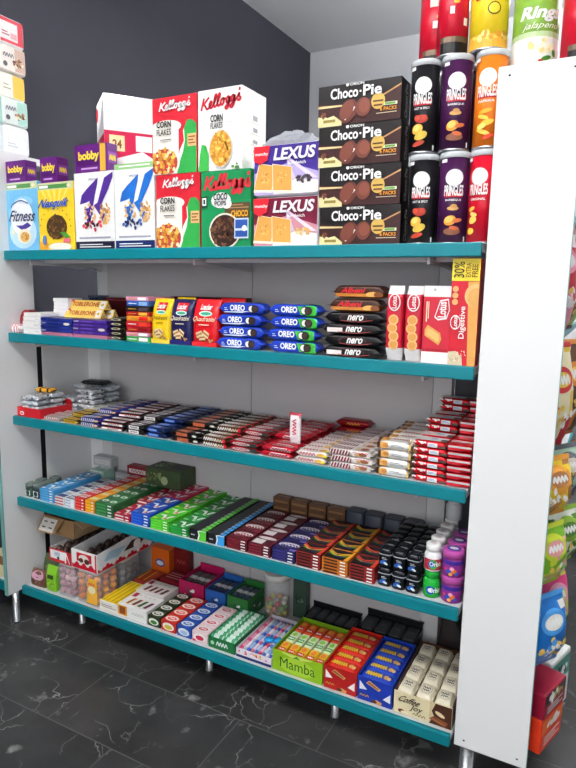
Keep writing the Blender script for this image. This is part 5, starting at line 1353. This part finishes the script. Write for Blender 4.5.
def flat_box(name, label, x0, x1, y, z, d, h, col, dt=None, df=None, dr=None, rz=0., group=None, cat='sweet box', r=.0015):
    w = x1 - x0
    m = MB(); m.box(-w / 2, w / 2, 0, d, 0, h, col, r)
    if dt: T = top(m, -w / 2, 0, w, d, h); T.off = .0005; dt(T)
    if df: S = front(m, -w / 2, 0, w, h); S.off = .0005; df(S)
    if dr: R = rightside(m, 0, 0, d, h, w / 2); R.off = .0005; dr(R)
    return one(m, name, label, cat, ((x0 + x1) / 2, y, z), rz, group)
def bars_top(cols):
    def f(T):
        T.rect(.06, .62, .2, .9, M('#a82440', .4))
        for k, c in enumerate(cols):
            u = .18 + k * .2; T.poly([(u, .12), (u + .1, .12), (u + .16, .55), (u + .06, .55)], M(c, .45)); T.poly([(u + .02, .16), (u + .06, .16), (u + .1, .5), (u + .06, .5)], M('#3a2018', .45))
        for k in range(4): T.ell(.3 + k * .16, .78, .02, .02, M('#a8a4a0', .5), 8)
    return f
flat_box('sweet_box', 'flat box with yellow striped top beside the orange jar', .452, .556, .03, Z5, .20, .042, M('#e8e2d8', .4), lambda T: [T.rect(.02, .02, .98, .98, M('#e8c81c', .4))] + [T.rect(.1 + .22 * k, .05, .16 + .22 * k, .95, M('#b8901a', .4)) for k in range(4)], lambda S: (S.lines(.1, .3, .9, .7, M('#6a5a50', .4), 2, .3)))
flat_box('sweet_box', 'white flat box showing orange and brown bars, at the shelf edge', .56, .718, .03, Z5, .12, .056, M('#eceae6', .4), bars_top(['#e0902a', '#8a4a2a', '#4a7a3a', '#7a3a5a']), lambda S: (S.rect(.0, .1, .32, .9, M('#e0a02a', .4)), S.rect(.05, .2, .26, .8, M('#8a4422', .4)), S.scribble(.5, .4, .9, .6, M('#a8a49c', .4), 4, .002)))
flat_box('sweet_box', 'white flat box showing dark red bars, second from the shelf edge', .545, .70, .16, Z5, .11, .056, M('#e8e4e0', .4), bars_top(['#8a2a34', '#6a2430', '#8a2a34', '#6a2430']), None)
flat_box('sweet_box', 'orange and red patterned flat box behind the yellow striped one', .46, .55, .24, Z5, .12, .05, M('#a83a2a', .4), lambda T: [T.rect(.1 + .2 * k, .1, .2 + .2 * k, .9, M(('#e8b03a', '#d84a2a')[k % 2], .4)) for k in range(4)], None)
flat_box('sweet_box', 'deep red flat box behind the white ones', .575, .70, .29, Z5, .1, .06, M('#8a1c2a', .4), lambda T: T.lines(.1, .2, .9, .8, M('#d8a0a0', .4), 3, .3), None)

def oval_packs(look, x0, x1, n, pitch, h, col, ov, acc, fr, group):
    w = x1 - x0; p = None
    m = MB(); m.box(-w / 2 + .001, w / 2 - .001, -pitch / 2 + .001, pitch / 2 - .001, 0, h, col, .003)
    T = top(m, -w / 2, -pitch / 2, w, pitch, h); T.off = .0006; T.ell(.5, .5, .4, .24, ov, 18, 1, .1); T.ell(.5, .48, .28, .14, acc, 14, 1, .1); T.scribble(.34, .42, .66, .58, WHITE, 3, .003)
    S = front(m, -w / 2, 0, w, h, -pitch / 2 + .001); S.off = .0006; S.ell(.5, .5, .38, .22, ov, 18); S.ell(.5, .45, .26, .13, fr, 14); S.rect(.05, .05, .25, .25, acc)
    for r in range(n):
        l = f'{look}, {row_word(r, n)} from the shelf edge'; loc = ((x0 + x1) / 2, .03 + pitch / 2 + r * pitch, Z5)
        if p is None: p = one(m, 'candy_pack', l, 'candy', loc, 0, group)
        else: dup(p, l, loc, jit(.02))
oval_packs('black and green candy pack with white oval', .722, .79, 4, .056, .046, M('#26331e', .4), M('#e6e4da', .4), M('#3a4a2a', .4), M('#3a7a2a', .4), 'black and green candy packs')
oval_packs('red candy pack with white oval', .794, .872, 4, .056, .046, M('#b8281e', .4), M('#eee6e0', .4), M('#d84a2a', .4), M('#c8b83a', .4), 'red candy packs')
oval_packs('blue candy pack with white oval', .876, .949, 4, .056, .046, M('#1f4aa0', .4), M('#e6e8ec', .4), M('#3a6ac0', .4), M('#a8c0e0', .4), 'blue candy packs')
oval_packs('white and pink candy pack with red fruit', .953, 1.031, 4, .056, .046, M('#e8d0d2', .4), M('#f0e8e6', .4), M('#d83a5a', .4), M('#c8284a', .4), 'white and pink candy packs')

# tray of mint rolls
open_tray('display_tray', 'dark green open tray of mint rolls', 1.098, .03, Z5, .124, .25, .045, M('#1c6a3a', .4), M('#2a7a48', .4), None, lambda S, t: (S.text('mint', .35, .3, .7, .75, WHITE, .03), S.ell(.15, .5, .07, .07, M('#a8d8b0', .4), 10)) if False else (S.scribble(.3, .35, .72, .7, WHITE, 4, .004), S.ell(.15, .5, .07, .07, M('#a8d8b0', .4), 10)))
def mint_rolls():
    m = MB(); G = M('#3f9a6a', .4); Wt = M('#cfe2d8', .4)
    m.loft([(-.028, 0, .0, .006, .006, 2), (-.026, 0, 0, .0115, .0115, 2), (-.012, 0, 0, .012, .012, 2), (.012, 0, 0, .012, .012, 2), (.026, 0, 0, .0115, .0115, 2), (.028, 0, 0, .006, .006, 2)], Wt, 16, lambda i, j: G if i in (1, 3) else Wt, True, 'x'); p = None
    for k in range(2):
        for c in range(2):
            for r in range(9):
                l = f'white and green mint roll in the green tray, {"lower" if k == 0 else "upper"} layer, {ORD[r]} row, ' + ('by pink packs' if c == 0 else 'by candy sticks')
                loc = (1.098 + (c - .5) * .058, .047 + r * .0262, Z5 + .0155 + k * .0245)
                if p is None: p = one(m, 'mint_roll', l, 'mint roll', loc, 0, 'mint rolls in the green tray')
                else: dup(p, l, loc, jit(.04))
mint_rolls()
open_tray('display_tray', 'low tray of pastel candy sticks with a dark blue edge', 1.244, .03, Z5, .156, .28, .036, M('#e8e0ea', .4), M('#d8d0dc', .4), None, lambda S, t: (S.rect(0, 0, 1, .3, M('#2a2a6a', .4)), S.bits(.5, .65, .42, .06, [M('#e88aa0', .4), M('#e8d23a', .4), M('#d83a4a', .4), WHITE], 24, .02, .04, 4)))
def candy_sticks():
    cols = ['#e8a0b8', '#f0e8ec', '#9ab8e8', '#e8d8e0', '#b8d0f0', '#f0c0d0', '#d8e4f4', '#8aa8e0', '#e8e0f0']
    for k, c in enumerate(cols):
        p = None
        for l_ in range(2):
            m = MB(); a = M(c, .4); b = M(('#e04a7a', '#c8d0e8', '#3a5ac0', '#d86a8a', '#3a6ac8', '#d8406a', '#5a7ac8', '#f0f0f4', '#4a5ab8')[k], .4)
            m.loft([(.0, 0, 0, .0055, .0055, 2)] + [(.012 + i * .02, 0, 0, .0075, .0075, 2) for i in range(12)] + [(.245, 0, 0, .005, .005, 2)], a, 12, lambda i, j: b if i % 3 == 0 else a, True, 'y')
            one(m, 'candy_stick', f'pastel candy stick, {ORD[k]} from the mint rolls, {"lower" if l_ == 0 else "upper"} layer', 'candy stick', (1.178 + k * .0164, .045, Z5 + .0115 + l_ * .0155), 0, 'pastel candy sticks')
candy_sticks()
def blue_bow():
    m = MB(); c = M('#1c8ac8', .35)
    for s in (-1, 1): m.loft([(0, 0, .004, .004, .004, 2), (s * .012, 0, .008, .014, .01, 2), (s * .028, 0, .008, .016, .011, 2), (s * .036, 0, .006, .008, .006, 2)], c, 12, None, True, 'x')
    m.loft([(-.006, 0, .008, .008, .009, 2), (.006, 0, .008, .008, .009, 2)], M('#1670a8', .35), 12, None, True, 'x')
    one(m, 'ribbon_bow', 'small bright blue bow lying on the candy sticks', 'bow', (1.275, .13, Z5 + .0372), .3)
blue_bow()

# the chew tray
def chew_front(S, t):
    S.rect(.005, .01, .995, .99, M('#8cb81e', .4)); S.poly([(.2, .95), (.5, .78), (.8, .95), (.8, .99), (.2, .99)], M('#c8d86a', .4)); S.poly([(.4, .82), (.5, .98), (.56, .84)], M('#4a8a2a', .4)); S.ell(.5, .45, .36, .16, M('#a8cc3a', .4), 20)
    on_part(S, 'lettering', t, lambda q: q.text('Mamba', .16, .26, .86, .74, M('#1c5a1c', .4), .0))
open_tray('display_tray', 'lime green open tray of fruit chews with dark green lettering', 1.430, .03, Z5, .206, .255, .082, M('#8cb81e', .4), M('#7aa81c', .4), None, chew_front, None)
def chews():
    for r, (a, b, n) in enumerate((('#f0c02a', '#d8382a', 'yellow and red'), ('#dce8c0', '#4aa03a', 'white and green'), ('#e05a2a', '#c81c2a', 'orange and red'))):
        m = MB(); m.box(-.017, .017, -.037, .037, 0, .022, M(a, .4), .005)
        T = top(m, -.017, -.037, .034, .074, .022); T.off = .0006; T.rect(.1, .1, .9, .4, M(b, .4)); T.ell(.5, .68, .3, .4, M(('#f08a3a', '#8ac84a', '#f0a02a')[r], .4), 12); T.scribble(.2, .2, .8, .3, WHITE, 3, .003)
        S = front(m, -.017, 0, .034, .022, -.037); S.off = .0006; S.rect(.1, .1, .9, .6, M(b, .4)); p = None
        for c in range(5):
            for k in range(3):
                l = f'{n} fruit chew pack, {layer_word(k, 3)}, {ORD[c]} from the candy sticks'
                loc = (1.430 - .079 + c * .0395, .076 + r * .0785, Z5 + .004 + k * .0232)
                if p is None: p = one(m, 'chew_pack', l, 'candy', loc, 0, 'fruit chew packs')
                else: dup(p, l, loc, jit(.03))
chews()
def wafer_tray(x0, x1, col, dark, label, bl, word):
    w = x1 - x0; c = M(col, .4)
    def fr(S, t):
        S.rect(.005, .01, .995, .99, M(dark, .4)); S.poly([(.06, .45), (.06, .82), (.28, .5)], WHITE); S.poly([(.74, .3), (.95, .22), (.95, .6)], WHITE)
        def pic(q): q.poly([(.25, .78), (.62, .58), (.68, .68), (.34, .92)], M('#d8a060', .5)); q.poly([(.28, .8), (.6, .63), (.62, .67), (.34, .87)], M('#8a5a34', .5)); q.poly([(.45, .02), (.7, .02), (.72, .14), (.55, .2)], M('#d8a060', .5)); q.ell(.5, .1, .08, .05, M('#5a3420', .5), 10)
        on_part(S, 'picture', t, pic)
        S.scribble(.08, .2, .34, .28, GOLD, 3, .003)
    open_tray('display_tray', label, (x0 + x1) / 2, .03, Z5, w, .27, .088, c, c, .092, fr, None)
    m = pill(w - .012, .047, .021, M(col, .32), None, 10, 16, .05, 4)
    T = pt(m, w - .012, .047, .021, 4); T.scribble(.14, .3, .62, .74, M('#f0c83a', .4), 6, .0055); T.ell(.76, .5, .08, .1, M('#d8a860', .5), 10); T.ell(.86, .42, .06, .08, M('#e8c078', .5), 10); p = None
    for r in range(5):
        for k in range(4):
            l = f'{bl}, {row_word(r, 5)}, {layer_word(k, 4)}'
            loc = ((x0 + x1) / 2, .06 + r * .0505, Z5 + .004 + k * .0214)
            if p is None: p = one(m, 'wafer_bar', l, 'wafer bar', loc, 0, bl + 's')
            else: dup(p, l, loc, jit(.012))
wafer_tray(1.538, 1.664, '#d0281c', '#b01c1c', 'red open tray of wafer bars beside the lime green tray', 'red wafer bar with yellow lettering', 'Biskrem')
wafer_tray(1.668, 1.794, '#1c3fb0', '#1a36a0', 'blue open tray of wafer bars between the red and cream trays', 'blue wafer bar with yellow lettering', 'Biskrem')
def coffee():
    def fr(S, t):
        S.rect(.005, .01, .62, .99, M('#e6d8b0', .4)); S.poly([(.62, .01), (.995, .01), (.995, .99), (.72, .99), (.66, .6), (.7, .4)], M('#4a2a1c', .4)); S.poly([(.62, .01), (.62, .99), (.72, .99), (.66, .6), (.7, .4), (.66, .2)], M('#d8c698', .4))
        def pic(q): q.poly([(.62, .22), (.9, .06), (.94, .26), (.7, .4)], M('#8a4e2e', .5)); q.poly([(.64, .24), (.88, .1), (.88, .14), (.68, .3)], M('#a86a42', .5)); q.ell(.8, .55, .09, .035, M('#e8d0a8', .5), 12, 1, -.4); q.ell(.14, .14, .06, .035, M('#6a3a20', .5), 12); q.ell(.2, .1, .07, .03, CREAM, 12)
        on_part(S, 'picture', t, pic)
        on_part(S, 'lettering', t, lambda q: (q.text('Coffee', .1, .58, .46, .88, M('#2a1a12', .4), .01, .25, 0, -.02), q.text('Joy', .30, .26, .5, .58, M('#2a1a12', .4), .01, .25)))
        S.scribble(.34, .14, .56, .24, M('#6a5438', .4), 4, .002)
    open_tray('display_tray', 'cream and brown open tray of coffee sweets by the white end board', 1.898, .03, Z5, .196, .33, .078, M('#e6d8b0', .4), M('#5a3a28', .4), .08, fr, None)
    cr = M('#e4dcc4', .35)
    m = pill(.058, .076, .042, cr, None, 10, 18, .05, 3.2)
    T = pt(m, .058, .076, .042, 3.2); T.ell(.5, .5, .34, .4, M('#c8bc9a', .4), 16); T.ell(.5, .5, .3, .36, M('#ece6d2', .4), 16); T.scribble(.28, .52, .72, .66, M('#3a2a1c', .4), 3, .0025); T.scribble(.3, .36, .7, .46, M('#3a2a1c', .4), 3, .0025)
    p = None
    for r in range(4):
        for c in range(3):
            for k in range(2):
                l = f'cream coffee sweet pouch, {row_word(r, 4)}, {layer_word(k, 2)}, {ORD[c]} from the blue tray'
                loc = (1.898 + (c - 1) * .0625, .073 + r * .0795, Z5 + .004 + k * .0415)
                if p is None: p = one(m, 'sweet_pouch', l, 'sweet pouch', loc, 0, 'cream coffee sweet pouches')
                else: dup(p, l, loc, jit(.05))
coffee()
# things at the back of the bottom shelf
flat_box('sweet_box', 'orange box with a blue oval at the back of the bottom shelf', .455, .565, .37, Z5, .06, .16, M('#d8641a', .4), None, lambda S: (S.ell(.5, .55, .26, .18, M('#2a4a9a', .4), 16), S.ell(.5, .55, .2, .11, M('#d8e0f0', .4), 14), S.lines(.2, .15, .8, .3, M('#f0a04a', .4), 2, .4)))
flat_box('sweet_box', 'dark red box at the back beside the orange one', .57, .66, .40, Z5, .035, .19, M('#6a1218', .4), None, lambda S: S.scribble(.2, .5, .8, .6, M('#a84a4a', .4), 3, .004))
def clear_tray(label, x, y, w, d, h, c, fill, fgrp, hb=None):
    open_tray('display_tray', label, x, y, Z5, w, d, h, M(c, .3), M(c, .3), hb or h * 1.15, lambda S, t: (S.bits(.5, .4, .3, .2, [WHITE, M(fill, .4)], 12, .05, .1, 6), S.rect(.05, .7, .95, .92, M(c, .35))), lambda R, t: R.bits(.5, .45, .4, .15, [M(fill, .4), M('#d8d8d8', .4)], 14, .03, .07, 8))
    m = pill(d - .03, (w - .016) / 3, .028, M(fill, .35), lambda i, j: M('#cfd2d4', .35) if i in (5, 6) else M(fill, .35)); p = None
    for cx in range(3):
        for k in range(int((h - .005) // .0287)):
            l = f'wrapped sweet bar in the {fgrp}, {ORD[cx]} file, {layer_word(k, 9) if k else "bottom layer"}'
            loc = (x + (cx - 1) * (w - .012) / 3, y + d / 2, Z5 + .004 + k * .0288)
            if p is None: p = one(m, 'sweet_bar', l, 'sweet', loc, PI / 2, 'bars in the ' + fgrp)
            else: dup(p, l, loc, PI / 2)

clear_tray('magenta tray of sweets behind the oval packs', .775, .265, .135, .165, .1, '#b81c58', '#5a4a4e', 'magenta tray')
clear_tray('blue tray of sweets between the magenta and the green one', .905, .265, .105, .15, .092, '#2a62b0', '#2a3a5a', 'blue tray')
clear_tray('green tray of sweets in front of the lidded jar', 1.02, .265, .105, .15, .092, '#2f7a3a', '#3a4a5a', 'green tray at the back')
def lidded_jar():
    t = thing('candy_jar', 'round clear plastic jar with a white lid at the back of the bottom shelf', 'jar', (1.155, .375, Z5))
    r, h = .056, .2
    m = MB(); m.lathe([(r - .004, 0), (r, .006), (r, h - .035), (r - .008, h - .026)], CLEAR, 0, 0, 32); m.build('jar_body', t)
    m = MB(); m.lathe([(r - .004, h - .0255), (r + .002, h - .025), (r + .002, h - .003), (r - .002, h)], M('#dcdcd8', .4), 0, 0, 32); m.build('lid', t)
    R = random.Random(5); cols = ['#d8c83a', '#c85a2a', '#7aa83a', '#c8343a', '#e8e0d0', '#d88a2a']; prs = {}
    k = 0
    for l in range(3):
        for i in range(7):
            a = i * PI * 2 / 7 + l * .4; c = cols[(i + l * 2) % 6]
            lab = f'{("yellow", "rust", "green", "red", "cream", "amber")[(i + l * 2) % 6]} sweet in the round jar, {ORD[l]} layer, {ORD[i]} around'
            loc = (1.155 + .037 * math.cos(a), .375 + .037 * math.sin(a), Z5 + .0165 + l * .0255)
            if c not in prs:
                m = MB(); m.sphere((0, 0, 0), .0125, M(c, .4), 12); prs[c] = one(m, 'round_sweet', lab, 'sweet', loc, 0, 'sweets in the round jar')
            else: dup(prs[c], lab, loc, R.random())
lidded_jar()
flat_box('sweet_box', 'dull green box behind the lidded jar', 1.222, 1.285, .395, Z5, .04, .17, M('#3a5044', .4), None, lambda S: S.bits(.5, .5, .3, .3, [M('#6a8a74', .4), M('#2a3a30', .4)], 12, .06, .12, 2))
def dark_tray(label, x, y, w, d, h, n):
    t = thing('plastic_tray', label, 'plastic tray', (x, y, Z5)); k = M('#17181b', .3); m = MB()
    m.box(-w / 2, w / 2, 0, .004, 0, h * .7, k); m.box(-w / 2, w / 2, d - .004, d, 0, h, k); m.box(-w / 2, w / 2, .004, d - .004, 0, .004, k)
    for i in range(n + 1):
        x_ = -w / 2 + i * (w - .004) / n; m.box(x_, x_ + .004, .004, d - .004, .004, h * .8, k)
    m.build('tray_body', t)
    b = MB(); b.box(-w / 2 - .003, w / 2 + .003, d - .002, d + .004, h, h + .008, k, .002); b.build('rim', t)
    for i in range(n):
        q = MB(); cw = (w - .004) / n - .007; q.box(-cw / 2, cw / 2, .0, d - .014, 0, h * .78, M('#34383c', .4), .006); top(q, -cw / 2, 0, cw, d - .014, h * .78).scribble(.3, .4, .7, .6, M('#4a5056', .4), 3, .003)
        one(q, 'sweet_box', f'dark grey pack in the plastic tray {label.split(" tray ")[1]}, {ORD[i]} compartment', 'sweet box', (x - w / 2 + .002 + (i + .5) * (w - .004) / n, y + .007, Z5 + .0045), 0, 'packs in the dark trays')
dark_tray('black plastic tray behind the chews', 1.415, .335, .22, .1, .07, 5)
dark_tray('black plastic tray behind the wafer bars', 1.668, .325, .23, .11, .105, 4)
def torn_card():
    m = MB(); c = M('#2c2426', .5)
    m.loft([(0, 0, 0, .06, .018, 4), (.1, .005, .01, .05, .014, 4), (.2, -.02, .02, .02, .008, 4), (.23, -.03, .022, .004, .003, 3)], c, 16)
    one(m, 'cardboard_piece', 'dark folded cardboard standing behind the coffee sweets', 'cardboard', (1.90, .395, Z5))
torn_card()

# ------------------------------------------------------------------ snack bags on the neighbouring unit
def snack_bag(label, x, y, z, w, h, d, c, c2, c3, k, rz):
    t = thing('snack_bag', label, 'snack bag', (x, y, z), rz, 'snack bags on the neighbouring unit')
    A, B, C3 = M(c, .28), M(c2, .3), M(c3, .35); R = random.Random(k)
    prof = [(0, .47, .03), (.012, .475, .04), (.03, .48, .26), (h * .3, .5, .5), (h * .55, .49, .48), (h * .78, .48, .3), (h - .03, .47, .12), (h - .016, .48, .03), (h, .48, .025)]
    def mf(i, j):
        if i in (0, 7): return B
        if i < 3: return B if (k + j // 5) % 2 else A
        return A if (i + k) % 3 or j % 7 > 2 else C3
    b = MB(); b.loft([(zz, R.uniform(-.003, .003), 0, w * a, d * q, 3) for zz, a, q in prof], A, 26, mf)
    def fr(v):
        for (z0, _, f0), (z1, _, f1) in zip(prof, prof[1:]):
            if v <= z1: return d * (f0 + (f1 - f0) * (v - z0) / max(1e-6, z1 - z0))
        return d * .025
    def fn(u, v, o):
        e = max(0, 1 - abs((u - w / 2) / (w * .5)) ** 3) ** (1 / 3)
        return (-w / 2 + u, -fr(min(max(v, 0), h)) * e - o, v)
    S = Surf(b, fn, w, h, .0005, .002)
    S.ell(.5, .66, .34, .24, B, 22, 5); S.bits(.5, .3, .34, .26, [C3, B, M('#e8c060', .5), WHITE], 24, .04, .1, k)
    on_part(S, 'emblem', t, lambda q: (q.ell(.5, .66, .26, .14, C3, 18, 3), q.scribble(.3, .62, .7, .7, WHITE, 4, .008)))
    b.build('bag', t)
def bags():
    for (lab, x, y, z, w, h, d, c, c2, c3, k, r) in (
        ('red snack bag with pink emblem beside the top of the end board', 2.185, .115, 1.4605, .16, .31, .08, '#c81c34', '#e890a8', '#f0d8dc', 1, 62),
        ('lime and brown snack bag behind the red one', 2.2, .30, 1.4605, .16, .28, .08, '#8aa82a', '#5a3a2a', '#d8782a', 2, 70),
        ('cream snack bag with a red ribbon', 2.20, .115, 1.1205, .16, .312, .08, '#ece0b8', '#c82c34', '#e0c040', 3, 60),
        ('brown and orange snack bag behind the cream one', 2.225, .30, 1.1205, .16, .31, .08, '#5a3420', '#d8862a', '#e8c060', 4, 65),
        ('yellow snack bag with an orange lower half', 2.22, .115, .9105, .16, .185, .075, '#f0d02a', '#e8a03a', '#b87a4a', 6, 58),
        ('mint and grey snack bag behind the yellow one', 2.24, .30, .9105, .16, .185, .08, '#a8c8b4', '#5a6068', '#d8d0c8', 5, 60),
        ('lime green snack bag with a pink picture', 2.225, .115, .6905, .16, .195, .075, '#7ab82a', '#c8d83a', '#e8a0a0', 8, 60),
        ('white and green snack bag behind the lime green one', 2.25, .30, .6905, .16, .195, .08, '#e8ece4', '#8ab03a', '#4a7a2a', 7, 60),
        ('blue snack bag with a white lower corner', 2.238, .115, .4305, .16, .235, .08, '#1a72c8', '#4a9ae0', '#e8e8e0', 10, 58),
        ('pink snack bag behind the blue one', 2.235, .30, .4305, .16, .235, .08, '#d83a7a', '#e8a0b8', '#c8d84a', 9, 60)):
        snack_bag(lab, x, y, z, w, h, d, c, c2, c3, k, math.radians(r))
    H = math.radians(72)
    # boxes and bags on the lowest board
    def low(label, x, y, z, w, d, h, c, c2, c3, k):
        t = thing('snack_box', label, 'snack box', (x, y, z), H, 'snack boxes at the foot of the neighbouring unit')
        m = MB(); m.box(-w / 2, w / 2, 0, d, 0, h, M(c, .35), .006); S = front(m, -w / 2, 0, w, h); S.off = .0006
        S.rect(.04, .55, .96, .92, M(c2, .4)); S.lines(.15, .15, .85, .45, WHITE, 3, .35); on_part(S, 'picture', t, lambda q: q.bits(.5, .72, .3, .08, [M(c3, .4), WHITE], 14, .05, .1, k)); m.build('carton', t)
    low('red and orange box on the lowest board of the neighbouring unit', 2.285, .115, .1705, .16, .1, .115, '#d83a1c', '#e8702a', '#f0d8c8', 1)
    low('dark red box with a white edge upon the red and orange box', 2.288, .115, .286, .16, .1, .085, '#8a1430', '#3a2a26', '#b8a860', 2)
    low('white and teal box behind the red and orange box', 2.29, .30, .1705, .16, .1, .2, '#e4e8e6', '#5a9a90', '#2a3a3a', 3)
bags()
def far_unit():
    t = thing('shelving_unit', 'distant shelving unit with teal edges beyond the snack bags', 'shelving unit', (2.62, 2.0, 0))
    MB().box(-.5, .5, .32, .34, .05, 1.7, M('#c2c0c2', .6)).build('back_panel', t)
    for z in (.33, .55, .87, 1.2):
        s = MB().box(-.5, .5, .0, .319, z - .03, z, M('#cfd0d2', .45)).build('shelf', t); MB().box(-.5, .5, -.012, 0, z - .035, z + .004, TEAL).build('front_lip', s)
    for x in (-.47, .47): MB().box(x - .02, x + .02, .28, .319, 0, .3, LGREY).build('leg', t)
    for i, z in enumerate((.55, .87)):
        for k, c in enumerate(('#d8762a', '#3a8a4a', '#c8303a', '#e8c83a')):
            m = MB(); m.box(-.045, .045, 0, .12, 0, .16, M(c, .4), .004); front(m, -.045, 0, .09, .16).rect(.1, .5, .9, .8, WHITE)
            one(m, 'snack_box', f'{("orange", "green", "red", "yellow")[k]} box on the {("lower", "upper")[i]} board of the distant unit', 'snack box', (2.18 + k * .1, 2.01, z + .0005), 0, 'boxes on the distant unit')
far_unit()

# ------------------------------------------------------------------ lamps and camera
def lamp(name, label, x, y, z, sx, sy, watts, up, col=(1, .98, .96)):
    t = thing(name, label, 'ceiling lamp', (x, y, z), 0, 'ceiling lamps over the aisle')
    m = MB(); m.box(-sx / 2 - .02, sx / 2 + .02, -sy / 2 - .02, sy / 2 + .02, .012, .05, WHITE, .004); m.build('housing', t)
    m = MB(); m.box(-.01, .01, -.01, .01, .05, ZC - z, SILVER); m.build('hanger', t)
    ld = bpy.data.lights.new('lamp_light', 'AREA'); ld.shape = 'RECTANGLE'; ld.size = sx; ld.size_y = sy; ld.energy = watts; ld.color = col
    lo = bpy.data.objects.new('lamp_light', ld); COL.objects.link(lo); lo.parent = t
    lu = ld.copy(); lu.energy = up; lo = bpy.data.objects.new('lamp_uplight', lu); COL.objects.link(lo); lo.parent = t
    lo.location = (0, 0, .06); lo.rotation_euler = (PI, 0, 0)
lamp('ceiling_lamp', 'long white ceiling lamp over the near end of the aisle', 1.75, -1.9, 3.25, 1.5, .25, 30, 150)
lamp('ceiling_lamp', 'long white ceiling lamp over the far end of the aisle', .2, -1.9, 3.25, .6, .25, 15, 70)
lamp('ceiling_lamp', 'long white ceiling lamp behind the shelving unit', 2.6, 1.7, 3.1, 1.5, .25, 50, 190)
def added_spot():  # fixture and beam added out of view to overexpose the white carton
    t = thing('added_spot', 'unseen spotlight aimed at the white carton', 'added_spot', (.95, -.75, 3.3))
    MB().lathe([(.04, 0), (.05, .02), (.05, .14), (.02, .16), (.012, .16), (.012, ZC - 3.3)], DGREY, 0, 0, 20).build('added_lamp_body', t)
    ld = bpy.data.lights.new('added_spot_light', 'SPOT'); ld.energy = 1100; ld.spot_size = math.radians(9); ld.spot_blend = .6; ld.shadow_soft_size = .03
    lo = bpy.data.objects.new('added_spot_light', ld); COL.objects.link(lo); lo.parent = t
    d = Vector((.46, .2, 2.345)) - Vector((.95, -.75, 3.28))
    lo.location = (0, 0, -.02); lo.rotation_euler = d.to_track_quat('-Z', 'Y').to_euler()
added_spot()

w = bpy.data.worlds.new('World'); scene.world = w; w.use_nodes = True
bg = w.node_tree.nodes['Background']; bg.inputs[0].default_value = (.93, .96, 1, 1); bg.inputs[1].default_value = .62

cd = bpy.data.cameras.new('camera'); co = bpy.data.objects.new('camera', cd); COL.objects.link(co)
cd.sensor_fit = 'VERTICAL'; cd.sensor_height = 24; cd.sensor_width = 18; cd.lens = 612.637 * 24 / 768; cd.clip_start = .02
R_ = Vector((.88229354, .47038515, .01720216)); U_ = Vector((-.0885906, .13005315, .98754133)); F_ = Vector((-.46228759, .87282529, -.15641675))
mw = Matrix((R_, U_, -F_)).transposed().to_4x4(); mw.translation = Vector((2.34869, -1.81272, 1.577)); co.matrix_world = mw
scene.camera = co
vs = scene.view_settings; vs.view_transform = 'Standard'; vs.look = 'None'; vs.gamma = 1; vs.use_curve_mapping = False; vs.exposure = -.08
scene.cycles.max_bounces = 8
